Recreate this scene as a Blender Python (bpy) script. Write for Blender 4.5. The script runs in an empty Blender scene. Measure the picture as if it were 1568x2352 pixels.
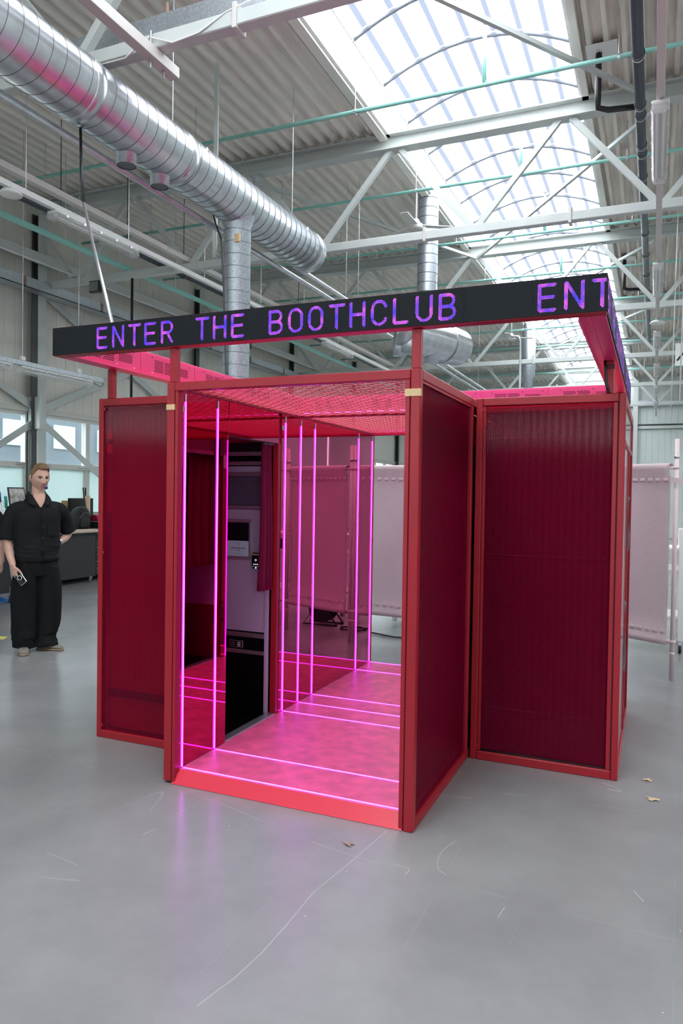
import bpy, bmesh, math, random
from mathutils import Vector, Matrix, noise
from math import sin, cos, pi, radians, sqrt, atan2, exp, floor, tan
random.seed(7)
SC = bpy.context.scene
COL = SC.collection

# ------------------------------------------------------------------ camera
cam_d = bpy.data.cameras.new('camera')
cam = bpy.data.objects.new('camera', cam_d)
COL.objects.link(cam)
YAW, PITCH, ROLL = 0.40570, -0.02216, 0.01532
fw = Vector((-sin(YAW) * cos(PITCH), cos(YAW) * cos(PITCH), sin(PITCH)))
r0 = Vector((cos(YAW), sin(YAW), 0))
u0 = r0.cross(fw)
rt = cos(ROLL) * r0 + sin(ROLL) * u0
up = -sin(ROLL) * r0 + cos(ROLL) * u0
cam.matrix_world = Matrix(((rt.x, up.x, -fw.x, 2.463), (rt.y, up.y, -fw.y, -3.2912),
                           (rt.z, up.z, -fw.z, 1.6), (0, 0, 0, 1)))
cam_d.sensor_fit = 'VERTICAL'
cam_d.sensor_height = 36.0
cam_d.lens = 1672.7 / 2352 * 36.0
cam_d.clip_start = 0.05
cam_d.clip_end = 200
SC.camera = cam

# ------------------------------------------------------------------ sky, exposure
SC.view_settings.view_transform = 'Standard'
SC.view_settings.look = 'None'
SC.view_settings.exposure = 0.98
SC.view_settings.gamma = 1.0
SC.view_settings.use_curve_mapping = False
SKY_STRENGTH = 7.0
w = bpy.data.worlds.new('overcast_sky')
SC.world = w
w.use_nodes = True
bg = w.node_tree.nodes['Background']
bg.inputs['Color'].default_value = (0.97, 0.985, 1.0, 1)
bg.inputs['Strength'].default_value = SKY_STRENGTH
SC.cycles.max_bounces = 8
SC.cycles.diffuse_bounces = 4
SC.cycles.glossy_bounces = 5
SC.cycles.transmission_bounces = 4
SC.cycles.transparent_max_bounces = 16
SC.cycles.caustics_reflective = False
SC.cycles.caustics_refractive = False
SC.cycles.sample_clamp_indirect = 6.0


def portal(name, loc, rot, sx, sy):
    l = bpy.data.lights.new(name, 'AREA')
    l.shape = 'RECTANGLE'
    l.size, l.size_y = sx, sy
    l.cycles.is_portal = True
    o = bpy.data.objects.new(name, l)
    o.location = loc
    o.rotation_euler = rot
    COL.objects.link(o)


portal('skylight_portal', (0.135, 11.0, 6.95), (0, 0, 0), 2.5, 38.0)
portal('added_skylight_portal', (8.5, 11.0, 6.95), (0, 0, 0), 2.5, 38.0)  # for the added second skylight
portal('window_portal', (-8.12, 10.0, 2.1), (0, radians(-90), 0), 2.0, 36.0)
portal('added_strip_portal', (2.5, -8.75, 2.92), (radians(90), 0, 0), 19.0, 0.7)  # for the added glazed strip in the front wall

# ------------------------------------------------------------------ helpers
ORG = {}


def srgb(r, g, b):
    f = lambda c: (c / 255 / 12.92) if c / 255 <= 0.04045 else ((c / 255 + 0.055) / 1.055) ** 2.4
    return (f(r), f(g), f(b))


MATS = {}


def mat(name, col, rough=0.5, metal=0.0, emit=None, estr=1.0, spec=0.5, var=0.0, vscale=8.0, bump=0.0,
        bscale=40.0, stretch=(1, 1, 1), coat=0.0):
    m = bpy.data.materials.new(name)
    m.use_nodes = True
    nt = m.node_tree
    b = nt.nodes['Principled BSDF']
    b.inputs['Base Color'].default_value = (*col, 1)
    b.inputs['Roughness'].default_value = rough
    b.inputs['Metallic'].default_value = metal
    b.inputs['Specular IOR Level'].default_value = spec
    b.inputs['Coat Weight'].default_value = coat
    if emit:
        b.inputs['Emission Color'].default_value = (*emit, 1)
        b.inputs['Emission Strength'].default_value = estr
    if var or bump:
        tc = nt.nodes.new('ShaderNodeTexCoord')
        mp = nt.nodes.new('ShaderNodeMapping')
        mp.inputs['Scale'].default_value = stretch
        nt.links.new(tc.outputs['Object'], mp.inputs['Vector'])
    if var:
        n = nt.nodes.new('ShaderNodeTexNoise')
        n.inputs['Scale'].default_value = vscale
        n.inputs['Detail'].default_value = 6
        r = nt.nodes.new('ShaderNodeValToRGB')
        r.color_ramp.elements[0].position = 0.3
        r.color_ramp.elements[1].position = 0.72
        r.color_ramp.elements[0].color = (*[max(0, c * (1 - var)) for c in col], 1)
        r.color_ramp.elements[1].color = (*[min(1, c * (1 + var)) for c in col], 1)
        nt.links.new(mp.outputs['Vector'], n.inputs['Vector'])
        nt.links.new(n.outputs['Fac'], r.inputs['Fac'])
        nt.links.new(r.outputs['Color'], b.inputs['Base Color'])
    if bump:
        n2 = nt.nodes.new('ShaderNodeTexNoise')
        n2.inputs['Scale'].default_value = bscale
        n2.inputs['Detail'].default_value = 4
        bp = nt.nodes.new('ShaderNodeBump')
        bp.inputs['Strength'].default_value = bump
        bp.inputs['Distance'].default_value = 0.01
        nt.links.new(mp.outputs['Vector'], n2.inputs['Vector'])
        nt.links.new(n2.outputs['Fac'], bp.inputs['Height'])
        nt.links.new(bp.outputs['Normal'], b.inputs['Normal'])
    MATS[name] = m
    return m


def see_through(m, fac, tint):
    """let light through: mix the surface with a tinted transparent shader"""
    nt = m.node_tree
    out = [n for n in nt.nodes if n.type == 'OUTPUT_MATERIAL'][0]
    b = nt.nodes['Principled BSDF']
    t = nt.nodes.new('ShaderNodeBsdfTransparent')
    t.inputs['Color'].default_value = (*tint, 1)
    mx = nt.nodes.new('ShaderNodeMixShader')
    mx.inputs['Fac'].default_value = fac
    nt.links.new(b.outputs['BSDF'], mx.inputs[1])
    nt.links.new(t.outputs['BSDF'], mx.inputs[2])
    nt.links.new(mx.outputs['Shader'], out.inputs['Surface'])
    return mx, t


class MB:
    """collects shapes and links them as one mesh object"""

    def __init__(s):
        s.v, s.f, s.mi = [], [], []

    def add(s, vs, fs, k=0):
        o = len(s.v)
        s.v += [tuple(v) for v in vs]
        s.f += [tuple(i + o for i in f) for f in fs]
        s.mi += [k] * len(fs)
        return s

    def box(s, x0, x1, y0, y1, z0, z1, k=0):
        v = [(x0, y0, z0), (x1, y0, z0), (x1, y1, z0), (x0, y1, z0), (x0, y0, z1), (x1, y0, z1), (x1, y1, z1), (x0, y1, z1)]
        return s.add(v, [(0, 3, 2, 1), (4, 5, 6, 7), (0, 1, 5, 4), (1, 2, 6, 5), (2, 3, 7, 6), (3, 0, 4, 7)], k)

    def bbox(s, x0, x1, y0, y1, z0, z1, b=0.004, k=0):
        """box with chamfered edges"""
        X, Y, Z = (x0, x1), (y0, y1), (z0, z1)
        vs, idx = [], {}
        for i in (0, 1):
            for j in (0, 1):
                for l in (0, 1):
                    sx, sy, sz = (b if i == 0 else -b), (b if j == 0 else -b), (b if l == 0 else -b)
                    for a, p in enumerate(((X[i], Y[j] + sy, Z[l] + sz), (X[i] + sx, Y[j], Z[l] + sz), (X[i] + sx, Y[j] + sy, Z[l]))):
                        idx[i, j, l, a] = len(vs)
                        vs.append(p)
        fs = []
        g = lambda i, j, l, a: idx[i, j, l, a]
        for e in (0, 1):
            q = [g(e, 0, 0, 0), g(e, 1, 0, 0), g(e, 1, 1, 0), g(e, 0, 1, 0)]
            fs.append(q if e else q[::-1])
            q = [g(0, e, 0, 1), g(0, e, 1, 1), g(1, e, 1, 1), g(1, e, 0, 1)]
            fs.append(q if e else q[::-1])
            q = [g(0, 0, e, 2), g(1, 0, e, 2), g(1, 1, e, 2), g(0, 1, e, 2)]
            fs.append(q if e else q[::-1])
        for a_ in (0, 1):
            for b_ in (0, 1):
                q = [g(a_, b_, 0, 0), g(a_, b_, 0, 1), g(a_, b_, 1, 1), g(a_, b_, 1, 0)]
                fs.append(q if a_ == b_ else q[::-1])
                q = [g(a_, 0, b_, 0), g(a_, 1, b_, 0), g(a_, 1, b_, 2), g(a_, 0, b_, 2)]
                fs.append(q if a_ == b_ else q[::-1])
                q = [g(0, a_, b_, 1), g(0, a_, b_, 2), g(1, a_, b_, 2), g(1, a_, b_, 1)]
                fs.append(q if a_ == b_ else q[::-1])
                for c_ in (0, 1):
                    q = [g(a_, b_, c_, 0), g(a_, b_, c_, 1), g(a_, b_, c_, 2)]
                    fs.append(q if (a_ + b_ + c_) % 2 else q[::-1])
        return s.add(vs, fs, k)

    def beam(s, p, q, w_, h_, upv=(0, 0, 1), k=0):
        """rectangular bar from p to q: w_ across, h_ along upv"""
        p, q = Vector(p), Vector(q)
        d = (q - p).normalized()
        u = Vector(upv)
        u = (u - d * u.dot(d))
        if u.length < 1e-5:
            u = Vector((1, 0, 0)) - d * d.x
        u.normalize()
        r = d.cross(u)
        vs = []
        for c in (p, q):
            for a, b in ((-1, -1), (1, -1), (1, 1), (-1, 1)):
                vs.append(c + r * (a * w_ / 2) + u * (b * h_ / 2))
        return s.add(vs, [(0, 1, 2, 3), (7, 6, 5, 4), (0, 4, 5, 1), (1, 5, 6, 2), (2, 6, 7, 3), (3, 7, 4, 0)], k)

    def path(s, pts, rad, n=8, cap=True, k=0):
        """tube through points with a radius (number or list)"""
        pts = [Vector(p) for p in pts]
        rr = rad if isinstance(rad, (list, tuple)) else [rad] * len(pts)
        ref = None
        rings, vs = [], []
        for i, p in enumerate(pts):
            t = (pts[min(i + 1, len(pts) - 1)] - pts[max(i - 1, 0)]).normalized()
            if ref is None:
                ref = Vector((0, 0, 1)) if abs(t.z) < 0.9 else Vector((1, 0, 0))
            a = (ref - t * ref.dot(t)).normalized()
            ref = a
            b = t.cross(a)
            rings.append(len(vs))
            for j in range(n):
                th = 2 * pi * j / n
                vs.append(p + (a * cos(th) + b * sin(th)) * rr[i])
        fs = []
        for i in range(len(pts) - 1):
            for j in range(n):
                a, b = rings[i] + j, rings[i] + (j + 1) % n
                fs.append((a, b, b + n, a + n))
        if cap:
            fs.append(tuple(range(n))[::-1])
            fs.append(tuple(rings[-1] + j for j in range(n)))
        return s.add(vs, fs, k)

    def lathe(s, prof, c=(0, 0, 0), ax=(0, 0, 1), n=24, k=0, cap=True):
        """profile [(radius, height)] turned around ax through c"""
        ax = Vector(ax).normalized()
        a = Vector((1, 0, 0)) if abs(ax.x) < 0.9 else Vector((0, 1, 0))
        a = (a - ax * a.dot(ax)).normalized()
        b = ax.cross(a)
        c = Vector(c)
        vs, fs = [], []
        for r, h in prof:
            for j in range(n):
                th = 2 * pi * j / n
                vs.append(c + ax * h + (a * cos(th) + b * sin(th)) * r)
        for i in range(len(prof) - 1):
            for j in range(n):
                p, q = i * n + j, i * n + (j + 1) % n
                fs.append((p, q, q + n, p + n))
        if cap:
            fs.append(tuple(range(n))[::-1])
            fs.append(tuple((len(prof) - 1) * n + j for j in range(n)))
        return s.add(vs, fs, k)

    def ell(s, c, r, n=12, m=8, rot=None, k=0):
        vs, fs = [], []
        c = Vector(c)
        for i in range(m + 1):
            ph = pi * i / m
            for j in range(n):
                th = 2 * pi * j / n
                p = Vector((r[0] * sin(ph) * cos(th), r[1] * sin(ph) * sin(th), r[2] * cos(ph)))
                if rot:
                    p = rot @ p
                vs.append(c + p)
        for i in range(m):
            for j in range(n):
                a, b = i * n + j, i * n + (j + 1) % n
                fs.append((a, a + n, b + n, b))
        return s.add(vs, fs, k)

    def rings(s, loops, k=0, cap=True):
        """skin a list of equally long closed loops"""
        n = len(loops[0])
        vs = [p for l in loops for p in l]
        fs = []
        for i in range(len(loops) - 1):
            for j in range(n):
                a, b = i * n + j, i * n + (j + 1) % n
                fs.append((a, b, b + n, a + n))
        if cap:
            fs.append(tuple(range(n))[::-1])
            fs.append(tuple((len(loops) - 1) * n + j for j in range(n)))
        return s.add(vs, fs, k)

    def sheet(s, fn, nu, nv, k=0):
        vs = [fn(i / nu, j / nv) for j in range(nv + 1) for i in range(nu + 1)]
        fs = [(j * (nu + 1) + i, j * (nu + 1) + i + 1, (j + 1) * (nu + 1) + i + 1, (j + 1) * (nu + 1) + i)
              for j in range(nv) for i in range(nu)]
        return s.add(vs, fs, k)

    def build(s, name, m, parent=None, smooth=False, kind=None):
        me = bpy.data.meshes.new(name)
        o = ORG.get(parent.as_pointer(), Vector((0, 0, 0))) if parent else Vector((0, 0, 0))
        me.from_pydata([(v[0] - o.x, v[1] - o.y, v[2] - o.z) for v in s.v], [], s.f)
        ms = m if isinstance(m, (list, tuple)) else [m]
        for q in ms:
            me.materials.append(q)
        if len(ms) > 1:
            me.polygons.foreach_set('material_index', s.mi)
        if smooth:
            me.polygons.foreach_set('use_smooth', [True] * len(me.polygons))
        me.update()
        return link(name, me, parent, kind)


def link(name, me, parent=None, kind=None):
    ob = bpy.data.objects.new(name, me)
    COL.objects.link(ob)
    if parent:
        ob.parent = parent
        ORG[ob.as_pointer()] = ORG.get(parent.as_pointer(), Vector((0, 0, 0)))
    else:
        ORG[ob.as_pointer()] = Vector((0, 0, 0))
    if kind:
        ob['kind'] = kind
    return ob


def copy(ob, parent, dx=(0, 0, 0), name=None):
    c = ob.copy()
    COL.objects.link(c)
    c.parent = parent
    c.location = ob.location + Vector(dx)
    ORG[c.as_pointer()] = ORG.get(parent.as_pointer(), Vector((0, 0, 0))) if parent else Vector((0, 0, 0))
    return c


def copy_tree(o, loc=None, rotz=None, label=None, parent=None):
    c = o.copy()
    COL.objects.link(c)
    if parent:
        c.parent = parent
    for ch in list(o.children):
        copy_tree(ch, parent=c)
    if loc is not None:
        c.location = loc
    if rotz is not None:
        c.rotation_euler = (0, 0, rotz)
    if label:
        c['label'] = label
    return c


def thing(name, loc, label, cat, group=None, kind=None):
    o = bpy.data.objects.new(name, None)
    o.empty_display_size = 0.1
    COL.objects.link(o)
    o.location = loc
    ORG[o.as_pointer()] = Vector(loc)
    return tag(o, label, cat, group, kind)


def tag(o, label, cat, group=None, kind=None):
    if label:
        o['label'] = label
    if cat:
        o['category'] = cat
    if group:
        o['group'] = group
    if kind:
        o['kind'] = kind
    return o


def set_base(o, loc):
    """move a single-mesh thing's origin to its base"""
    loc = Vector(loc)
    o.data.transform(Matrix.Translation(-loc))
    o.location = loc
    return o


def remesh(mb, voxel, smooth_it=2):
    me = bpy.data.meshes.new('tmp')
    me.from_pydata(mb.v, [], mb.f)
    ob = bpy.data.objects.new('tmp', me)
    COL.objects.link(ob)
    md = ob.modifiers.new('r', 'REMESH')
    md.mode = 'VOXEL'
    md.voxel_size = voxel
    md.use_smooth_shade = True
    if smooth_it:
        sm = ob.modifiers.new('s', 'SMOOTH')
        sm.iterations = smooth_it
        sm.factor = 0.5
    dg = bpy.context.evaluated_depsgraph_get()
    out = bpy.data.meshes.new_from_object(ob.evaluated_get(dg))
    bpy.data.objects.remove(ob)
    bpy.data.meshes.remove(me)
    return out


# ------------------------------------------------------------------ materials
M_RED = mat('red_paint', (0.36, 0.009, 0.020), 0.38, var=0.05, vscale=3)
M_REDGLOW = mat('red_paint_pink_glow', (0.84, 0.04, 0.22), 0.36)  # sign's red paint with the LED strips' pink glow put into its colour
M_MESH = mat('red_mesh_paint', (0.55, 0.014, 0.055), 0.55, spec=0.2)
M_MIRROR = mat('red_tinted_mirror', (0.54, 0.06, 0.18), 0.015, metal=1.0)
M_POLY = mat('red_polycarbonate', (0.225, 0.002, 0.028), 0.09, spec=0.2)
see_through(M_POLY, 0.50, (0.74, 0.035, 0.11))
M_INNER = mat('red_inner_board', (0.55, 0.010, 0.06), 0.45)
M_LINO = mat('red_linoleum', (0.74, 0.09, 0.22), 0.40, var=0.22, vscale=11, bump=0.05, bscale=90)
M_LED = mat('violet_light_strip', (0.8, 0.5, 0.9), 0.4, emit=(0.56, 0.018, 0.86), estr=5.2)
M_LEDOFF = mat('diffuser_end', (0.85, 0.72, 0.85), 0.4)
M_BLACK = mat('black_plastic', (0.012, 0.012, 0.014), 0.4)
M_BLACKGLOSS = mat('black_gloss', (0.004, 0.004, 0.005), 0.15)
M_GAP = mat('dark_gap', (0.008, 0.004, 0.005), 0.8)
M_LILAC = mat('lilac_white_panel', (0.50, 0.37, 0.53), 0.4)
M_ALU = mat('brushed_aluminium', (0.62, 0.62, 0.64), 0.35, metal=0.9)
M_CURTAIN = mat('plum_red_curtain', (0.21, 0.006, 0.045), 0.75, spec=0.2, bump=0.15, bscale=300)
M_TAPE = mat('masking_tape', (0.72, 0.50, 0.27), 0.7, var=0.1, vscale=60)
M_CLEARTAPE = mat('grey_tape', (0.45, 0.30, 0.38), 0.5)
M_PAPER = mat('white_paper', (0.80, 0.79, 0.77), 0.8)
M_GALV = mat('galvanised_steel', (0.60, 0.63, 0.66), 0.30, metal=0.92, var=0.13, vscale=7, bump=0.06, bscale=14)
M_GALVD = mat('spangled_zinc', (0.52, 0.56, 0.60), 0.42, metal=0.85, var=0.2, vscale=45)
M_SEAM = mat('duct_seam', (0.16, 0.17, 0.18), 0.5, metal=0.6)
M_STEEL = mat('grey_truss_paint', srgb(196, 201, 198), 0.5, var=0.05, vscale=2)
M_DECK = mat('corrugated_deck', srgb(238, 234, 225), 0.42, metal=0.0, var=0.09, vscale=2.2, stretch=(3, 0.6, 1))
M_DECKD = mat('stained_deck', srgb(224, 215, 204), 0.5, metal=0.0, var=0.22, vscale=2.6, stretch=(4, 0.5, 1))
M_WALL = mat('wall_cladding', srgb(224, 221, 212), 0.55, var=0.04, vscale=1.2)
M_WALLB = mat('back_cladding', srgb(202, 210, 206), 0.55, var=0.04, vscale=1.2)
M_FRAMEW = mat('window_frame_paint', srgb(205, 204, 196), 0.5)
M_TURQ = mat('turquoise_pipe_paint', srgb(150, 210, 198), 0.4)
M_DRAIN = mat('dark_grey_pipe', (0.055, 0.065, 0.08), 0.35)
M_WHITE = mat('white_plastic', (0.78, 0.78, 0.76), 0.45)
M_OFFWHITE = mat('offwhite_channel', srgb(205, 200, 196), 0.5)
M_CHARCOAL = mat('charcoal_cabinet', (0.028, 0.031, 0.036), 0.5)
M_WOODTOP = mat('plywood_top', srgb(206, 186, 165), 0.5, var=0.15, vscale=6, stretch=(8, 0.6, 1))
M_CARD = mat('cardboard', srgb(188, 150, 105), 0.8, var=0.08, vscale=12)
M_PINKTUBE = mat('pale_pink_tube', srgb(226, 205, 206), 0.45)
M_ROPE = mat('black_rubber', (0.01, 0.01, 0.01), 0.6)
M_SKYFRAME = mat('skylight_bar', srgb(105, 110, 118), 0.5)
M_CURB = mat('white_curb', srgb(225, 226, 226), 0.5)

# felt of the screens
M_FELT = mat('pink_grey_felt', srgb(220, 202, 205), 0.95, spec=0.1, var=0.16, vscale=190, bump=0.5, bscale=260)
# clear lamp cover
M_COVER = mat('clear_lamp_cover', (0.80, 0.80, 0.78), 0.12)
see_through(M_COVER, 0.74, (0.95, 0.95, 0.95))
M_FROST = mat('frosted_glass', srgb(214, 228, 228), 0.55, spec=0.3)
_nt = M_FROST.node_tree
_tl = _nt.nodes.new('ShaderNodeBsdfTranslucent')
_tl.inputs['Color'].default_value = (*srgb(215, 230, 230), 1)
_mx = _nt.nodes.new('ShaderNodeMixShader')
_mx.inputs['Fac'].default_value = 0.38
_nt.links.new(_nt.nodes['Principled BSDF'].outputs[0], _mx.inputs[1])
_nt.links.new(_tl.outputs[0], _mx.inputs[2])
_nt.links.new(_mx.outputs[0], [n for n in _nt.nodes if n.type == 'OUTPUT_MATERIAL'][0].inputs[0])
M_GLASS = mat('window_glass', (0.5, 0.55, 0.58), 0.03)
see_through(M_GLASS, 0.82, (0.80, 0.87, 0.90))
M_SIDE = mat('grey_lilac_gloss_panel', (0.42, 0.36, 0.40), 0.06, spec=0.9)

# translucent skylight sheet with blue-grey hollow-core bands running along the hall
M_SHEET = mat('skylight_sheet', (0.50, 0.54, 0.60), 0.4)
_mx, _tr = see_through(M_SHEET, 0.80, (0.82, 0.86, 0.9))
_nt = M_SHEET.node_tree
_tc = _nt.nodes.new('ShaderNodeTexCoord')
_sp = _nt.nodes.new('ShaderNodeSeparateXYZ')
_nt.links.new(_tc.outputs['Object'], _sp.inputs[0])


def math_node(nt, op, a, b=None, clamp=False):
    n = nt.nodes.new('ShaderNodeMath')
    n.operation = op
    n.use_clamp = clamp
    for i, x in enumerate((a, b)):
        if x is None:
            continue
        if isinstance(x, (int, float)):
            n.inputs[i].default_value = x
        else:
            nt.links.new(x, n.inputs[i])
    return n.outputs[0]


_a = math_node(_nt, 'FRACT', math_node(_nt, 'ADD', math_node(_nt, 'MULTIPLY', _sp.outputs['X'], 1 / 0.345), 10.42))
_a = math_node(_nt, 'ABSOLUTE', math_node(_nt, 'SUBTRACT', _a, 0.5))
_rp = _nt.nodes.new('ShaderNodeValToRGB')
_rp.color_ramp.elements[0].position = 0.085
_rp.color_ramp.elements[0].color = (0.048, 0.055, 0.072, 1)
_rp.color_ramp.elements[1].position = 0.24
_rp.color_ramp.elements[1].color = (0.84, 0.88, 0.92, 1)
_nt.links.new(_a, _rp.inputs['Fac'])
_nt.links.new(_rp.outputs['Color'], _tr.inputs['Color'])

# polished concrete floor with scuffs and scratches
M_FLOOR = mat('grey_screed', srgb(150, 150, 152), 0.30, spec=0.5)
_nt = M_FLOOR.node_tree
_b = _nt.nodes['Principled BSDF']
_tc = _nt.nodes.new('ShaderNodeTexCoord')
_n1 = _nt.nodes.new('ShaderNodeTexNoise')
_n1.inputs['Scale'].default_value = 0.9
_n1.inputs['Detail'].default_value = 9
_n1.inputs['Roughness'].default_value = 0.62
_nt.links.new(_tc.outputs['Object'], _n1.inputs['Vector'])
_rp = _nt.nodes.new('ShaderNodeValToRGB')
_rp.color_ramp.elements[0].position = 0.3
_rp.color_ramp.elements[0].color = (*srgb(127, 126, 127), 1)
_rp.color_ramp.elements[1].position = 0.72
_rp.color_ramp.elements[1].color = (*srgb(152, 151, 151), 1)
_nt.links.new(_n1.outputs['Fac'], _rp.inputs['Fac'])
prev = _rp.outputs['Color']
# dust specks
_vo = _nt.nodes.new('ShaderNodeTexVoronoi')
_vo.inputs['Scale'].default_value = 7.0
_nt.links.new(_tc.outputs['Object'], _vo.inputs['Vector'])
_sp1 = math_node(_nt, 'LESS_THAN', _vo.outputs['Distance'], 0.022)
_mxc = _nt.nodes.new('ShaderNodeMix')
_mxc.data_type = 'RGBA'
_nt.links.new(_sp1, _mxc.inputs[0])
_nt.links.new(prev, _mxc.inputs[6])
_mxc.inputs[7].default_value = (0.62, 0.60, 0.56, 1)
prev = _mxc.outputs[2]
# thin pale scratches: stretched noise contour lines in two directions
for ang_, sc_, th_ in ((0.9, (0.10, 1.6, 1), 0.0008), (-0.35, (1.9, 0.08, 1), 0.0007)):
    mp = _nt.nodes.new('ShaderNodeMapping')
    mp.inputs['Rotation'].default_value = (0, 0, ang_)
    mp.inputs['Scale'].default_value = sc_
    _nt.links.new(_tc.outputs['Object'], mp.inputs['Vector'])
    n = _nt.nodes.new('ShaderNodeTexNoise')
    n.inputs['Scale'].default_value = 0.8
    n.inputs['Detail'].default_value = 1.0
    _nt.links.new(mp.outputs['Vector'], n.inputs['Vector'])
    a = math_node(_nt, 'LESS_THAN', math_node(_nt, 'ABSOLUTE', math_node(_nt, 'SUBTRACT', n.outputs['Fac'], 0.52)), th_)
    n2 = _nt.nodes.new('ShaderNodeTexNoise')
    n2.inputs['Scale'].default_value = 2.3
    _nt.links.new(_tc.outputs['Object'], n2.inputs['Vector'])
    a = math_node(_nt, 'MULTIPLY', a, math_node(_nt, 'GREATER_THAN', n2.outputs['Fac'], 0.52))
    a = math_node(_nt, 'MULTIPLY', a, 0.20)
    mx2 = _nt.nodes.new('ShaderNodeMix')
    mx2.data_type = 'RGBA'
    _nt.links.new(a, mx2.inputs[0])
    _nt.links.new(prev, mx2.inputs[6])
    mx2.inputs[7].default_value = (0.58, 0.57, 0.55, 1)
    prev = mx2.outputs[2]
_nt.links.new(prev, _b.inputs['Base Color'])
_n3 = _nt.nodes.new('ShaderNodeTexNoise')
_n3.inputs['Scale'].default_value = 2.5
_n3.inputs['Detail'].default_value = 8
_nt.links.new(_tc.outputs['Object'], _n3.inputs['Vector'])
_mr = _nt.nodes.new('ShaderNodeMapRange')
_mr.inputs[3].default_value = 0.17
_mr.inputs[4].default_value = 0.31
_nt.links.new(_n3.outputs['Fac'], _mr.inputs[0])
_nt.links.new(_mr.outputs[0], _b.inputs['Roughness'])
# ================================================================== the hall
TY = [1.70 + 5.06 * k for k in range(6)]            # truss planes
XL, XR, YB, YF = -8.0, 13.0, 30.5, -8.5
ZD = 6.86                                            # underside of the roof deck

MB().box(XL - 0.3, XR + 0.2, YF - 0.2, YB + 0.2, -0.2, 0.0).build('floor', M_FLOOR, kind='structure')
FLOOR = bpy.data.objects['floor']
SCRATCHES = [(.0022, [(1.321, -.023), (1.30, -.20), (1.277, -.394), (1.252, -.55), (1.236, -.679), (1.241, -.90), (1.239, -1.09), (1.222, -1.249), (1.204, -1.32), (1.187, -1.404)]),
             (.0022, [(1.646, .013), (1.628, -.05), (1.616, -.107), (1.618, -.18), (1.628, -.23), (1.648, -.275), (1.687, -.303)]),
             (.0020, [(1.457, -.309), (1.50, -.315), (1.533, -.327), (1.529, -.376)]),
             (.0025, [(2.225, 1.053), (2.27, 1.03), (2.315, 1.001), (2.33, .96), (2.26, .975)]),
             (.002, [(.30, -.55), (.31, -.47)]), (.002, [(1.95, -.52), (1.96, -.44)]), (.002, [(2.42, -.1), (2.46, -.17)])]
M_SCR = mat('pale_scratch', srgb(186, 185, 183), .6)
for wd_, pts in SCRATCHES:
    mb = MB()
    for i in range(len(pts) - 1):
        mb.beam((*pts[i], .0004), (*pts[i + 1], .0004), wd_, .0008)
    mb.build('scratch', M_SCR, FLOOR)

# --- roof deck: trapezoid sheets, one object each, bay by bay
ceil = thing('ceiling', (0, 0, 0), None, None, kind='structure')


def deck_mesh(width, length, m):
    mb = MB()
    n = round(width / 0.2)
    pts = []
    for i in range(n):
        x = i * width / n
        q = width / n
        pts += [(x, 0.075), (x + q * 0.50, 0.075), (x + q * 0.62, 0.0), (x + q * 0.88, 0.0)]
    pts.append((width, 0.075))
    vs = [(x, 0, z) for x, z in pts] + [(x, length, z) for x, z in pts]
    k = len(pts)
    mb.add(vs, [(i, i + 1, k + i + 1, k + i) for i in range(k - 1)])
    me = bpy.data.meshes.new('roof_sheet')
    me.from_pydata(mb.v, [], mb.f)
    me.materials.append(m)
    me.update()
    return me


bays = [(YF, -3.36), (-3.36, TY[0])] + [(TY[k], TY[k] + 5.06) for k in range(5)] + [(TY[5], YB)]
for i0, (xa, xb, m) in enumerate(((XL, -1.2, M_DECK), (1.50, 7.2, M_DECKD), (9.8, XR, M_DECK))):
    n = round((xb - xa) / 1.0)
    wd = (xb - xa) / n
    for (ya, yb) in bays:
        me = deck_mesh(wd, yb - ya, m)
        for i in range(n):
            o = link('roof_sheet', me, ceil)
            o.location = (xa + i * wd, ya, ZD)
# solid insulation above the deck so that daylight only enters by the skylights
MB().box(XL - 0.3, -1.2, YF, YB, 7.05, 7.25).box(1.5, 7.2, YF, YB, 7.05, 7.25).box(9.8, XR + .2, YF, YB, 7.05, 7.25) \
    .build('roof_insulation', M_WHITE, ceil)

# --- barrel skylights
def skylight(name, dx, n0, n1):
    x0, x1 = -1.17 + dx, 1.44 + dx
    sk = thing(name, (dx, 0, 0), None, None, kind='structure')
    MB().box(x0 - 0.04, x0, YF, YB, 6.80, 7.36).box(x0 - 0.12, x0 + 0.02, YF, YB, 7.33, 7.38).build('curb', M_CURB, sk)
    MB().box(x1, x1 + 0.04, YF, YB, 6.84, 7.36).box(x1 - 0.02, x1 + 0.12, YF, YB, 7.33, 7.38).build('curb', M_CURB, sk)
    MB().box(x1 + 0.04, x1 + 0.12, YF, YB, 6.80, 6.90).build('curb_flashing', M_DECK, sk)
    MB().box(x0 - 0.16, x0 - 0.04, YF, YB, 6.76, 6.88).build('curb_flashing', M_DECK, sk)

    def arc(t, dz=0.0):
        x = x0 + (x1 - x0) * t
        return x, 7.37 + 0.36 * (1 - (2 * t - 1) ** 2) + dz
    me = bpy.data.meshes.new('skylight_sheet')
    N = 14
    vs = [(arc(i / N)[0] - dx, j * 1.08, arc(i / N, 0.03)[1]) for j in (0, 1) for i in range(N + 1)]
    me.from_pydata(vs, [], [(i, i + 1, N + 2 + i, N + 1 + i) for i in range(N)])
    me.materials.append(M_SHEET)
    me.polygons.foreach_set('use_smooth', [True] * N)
    mr = MB()
    mr.path([(arc(i / N)[0], 0, arc(i / N)[1] - .02) for i in range(N + 1)], 0.025, 6)
    rib = mr.build('skylight_rib', M_SKYFRAME, sk, True)
    for i in range(n0, n1):
        y = 5.30 + 1.1 * i
        o = link('skylight_sheet', me, sk)
        o.location = (0, y + 0.01, 0)
        if i == n0:
            rib.location = (0, y, 0)
        else:
            copy(rib, sk).location = (0, y, 0)
    return sk


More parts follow.
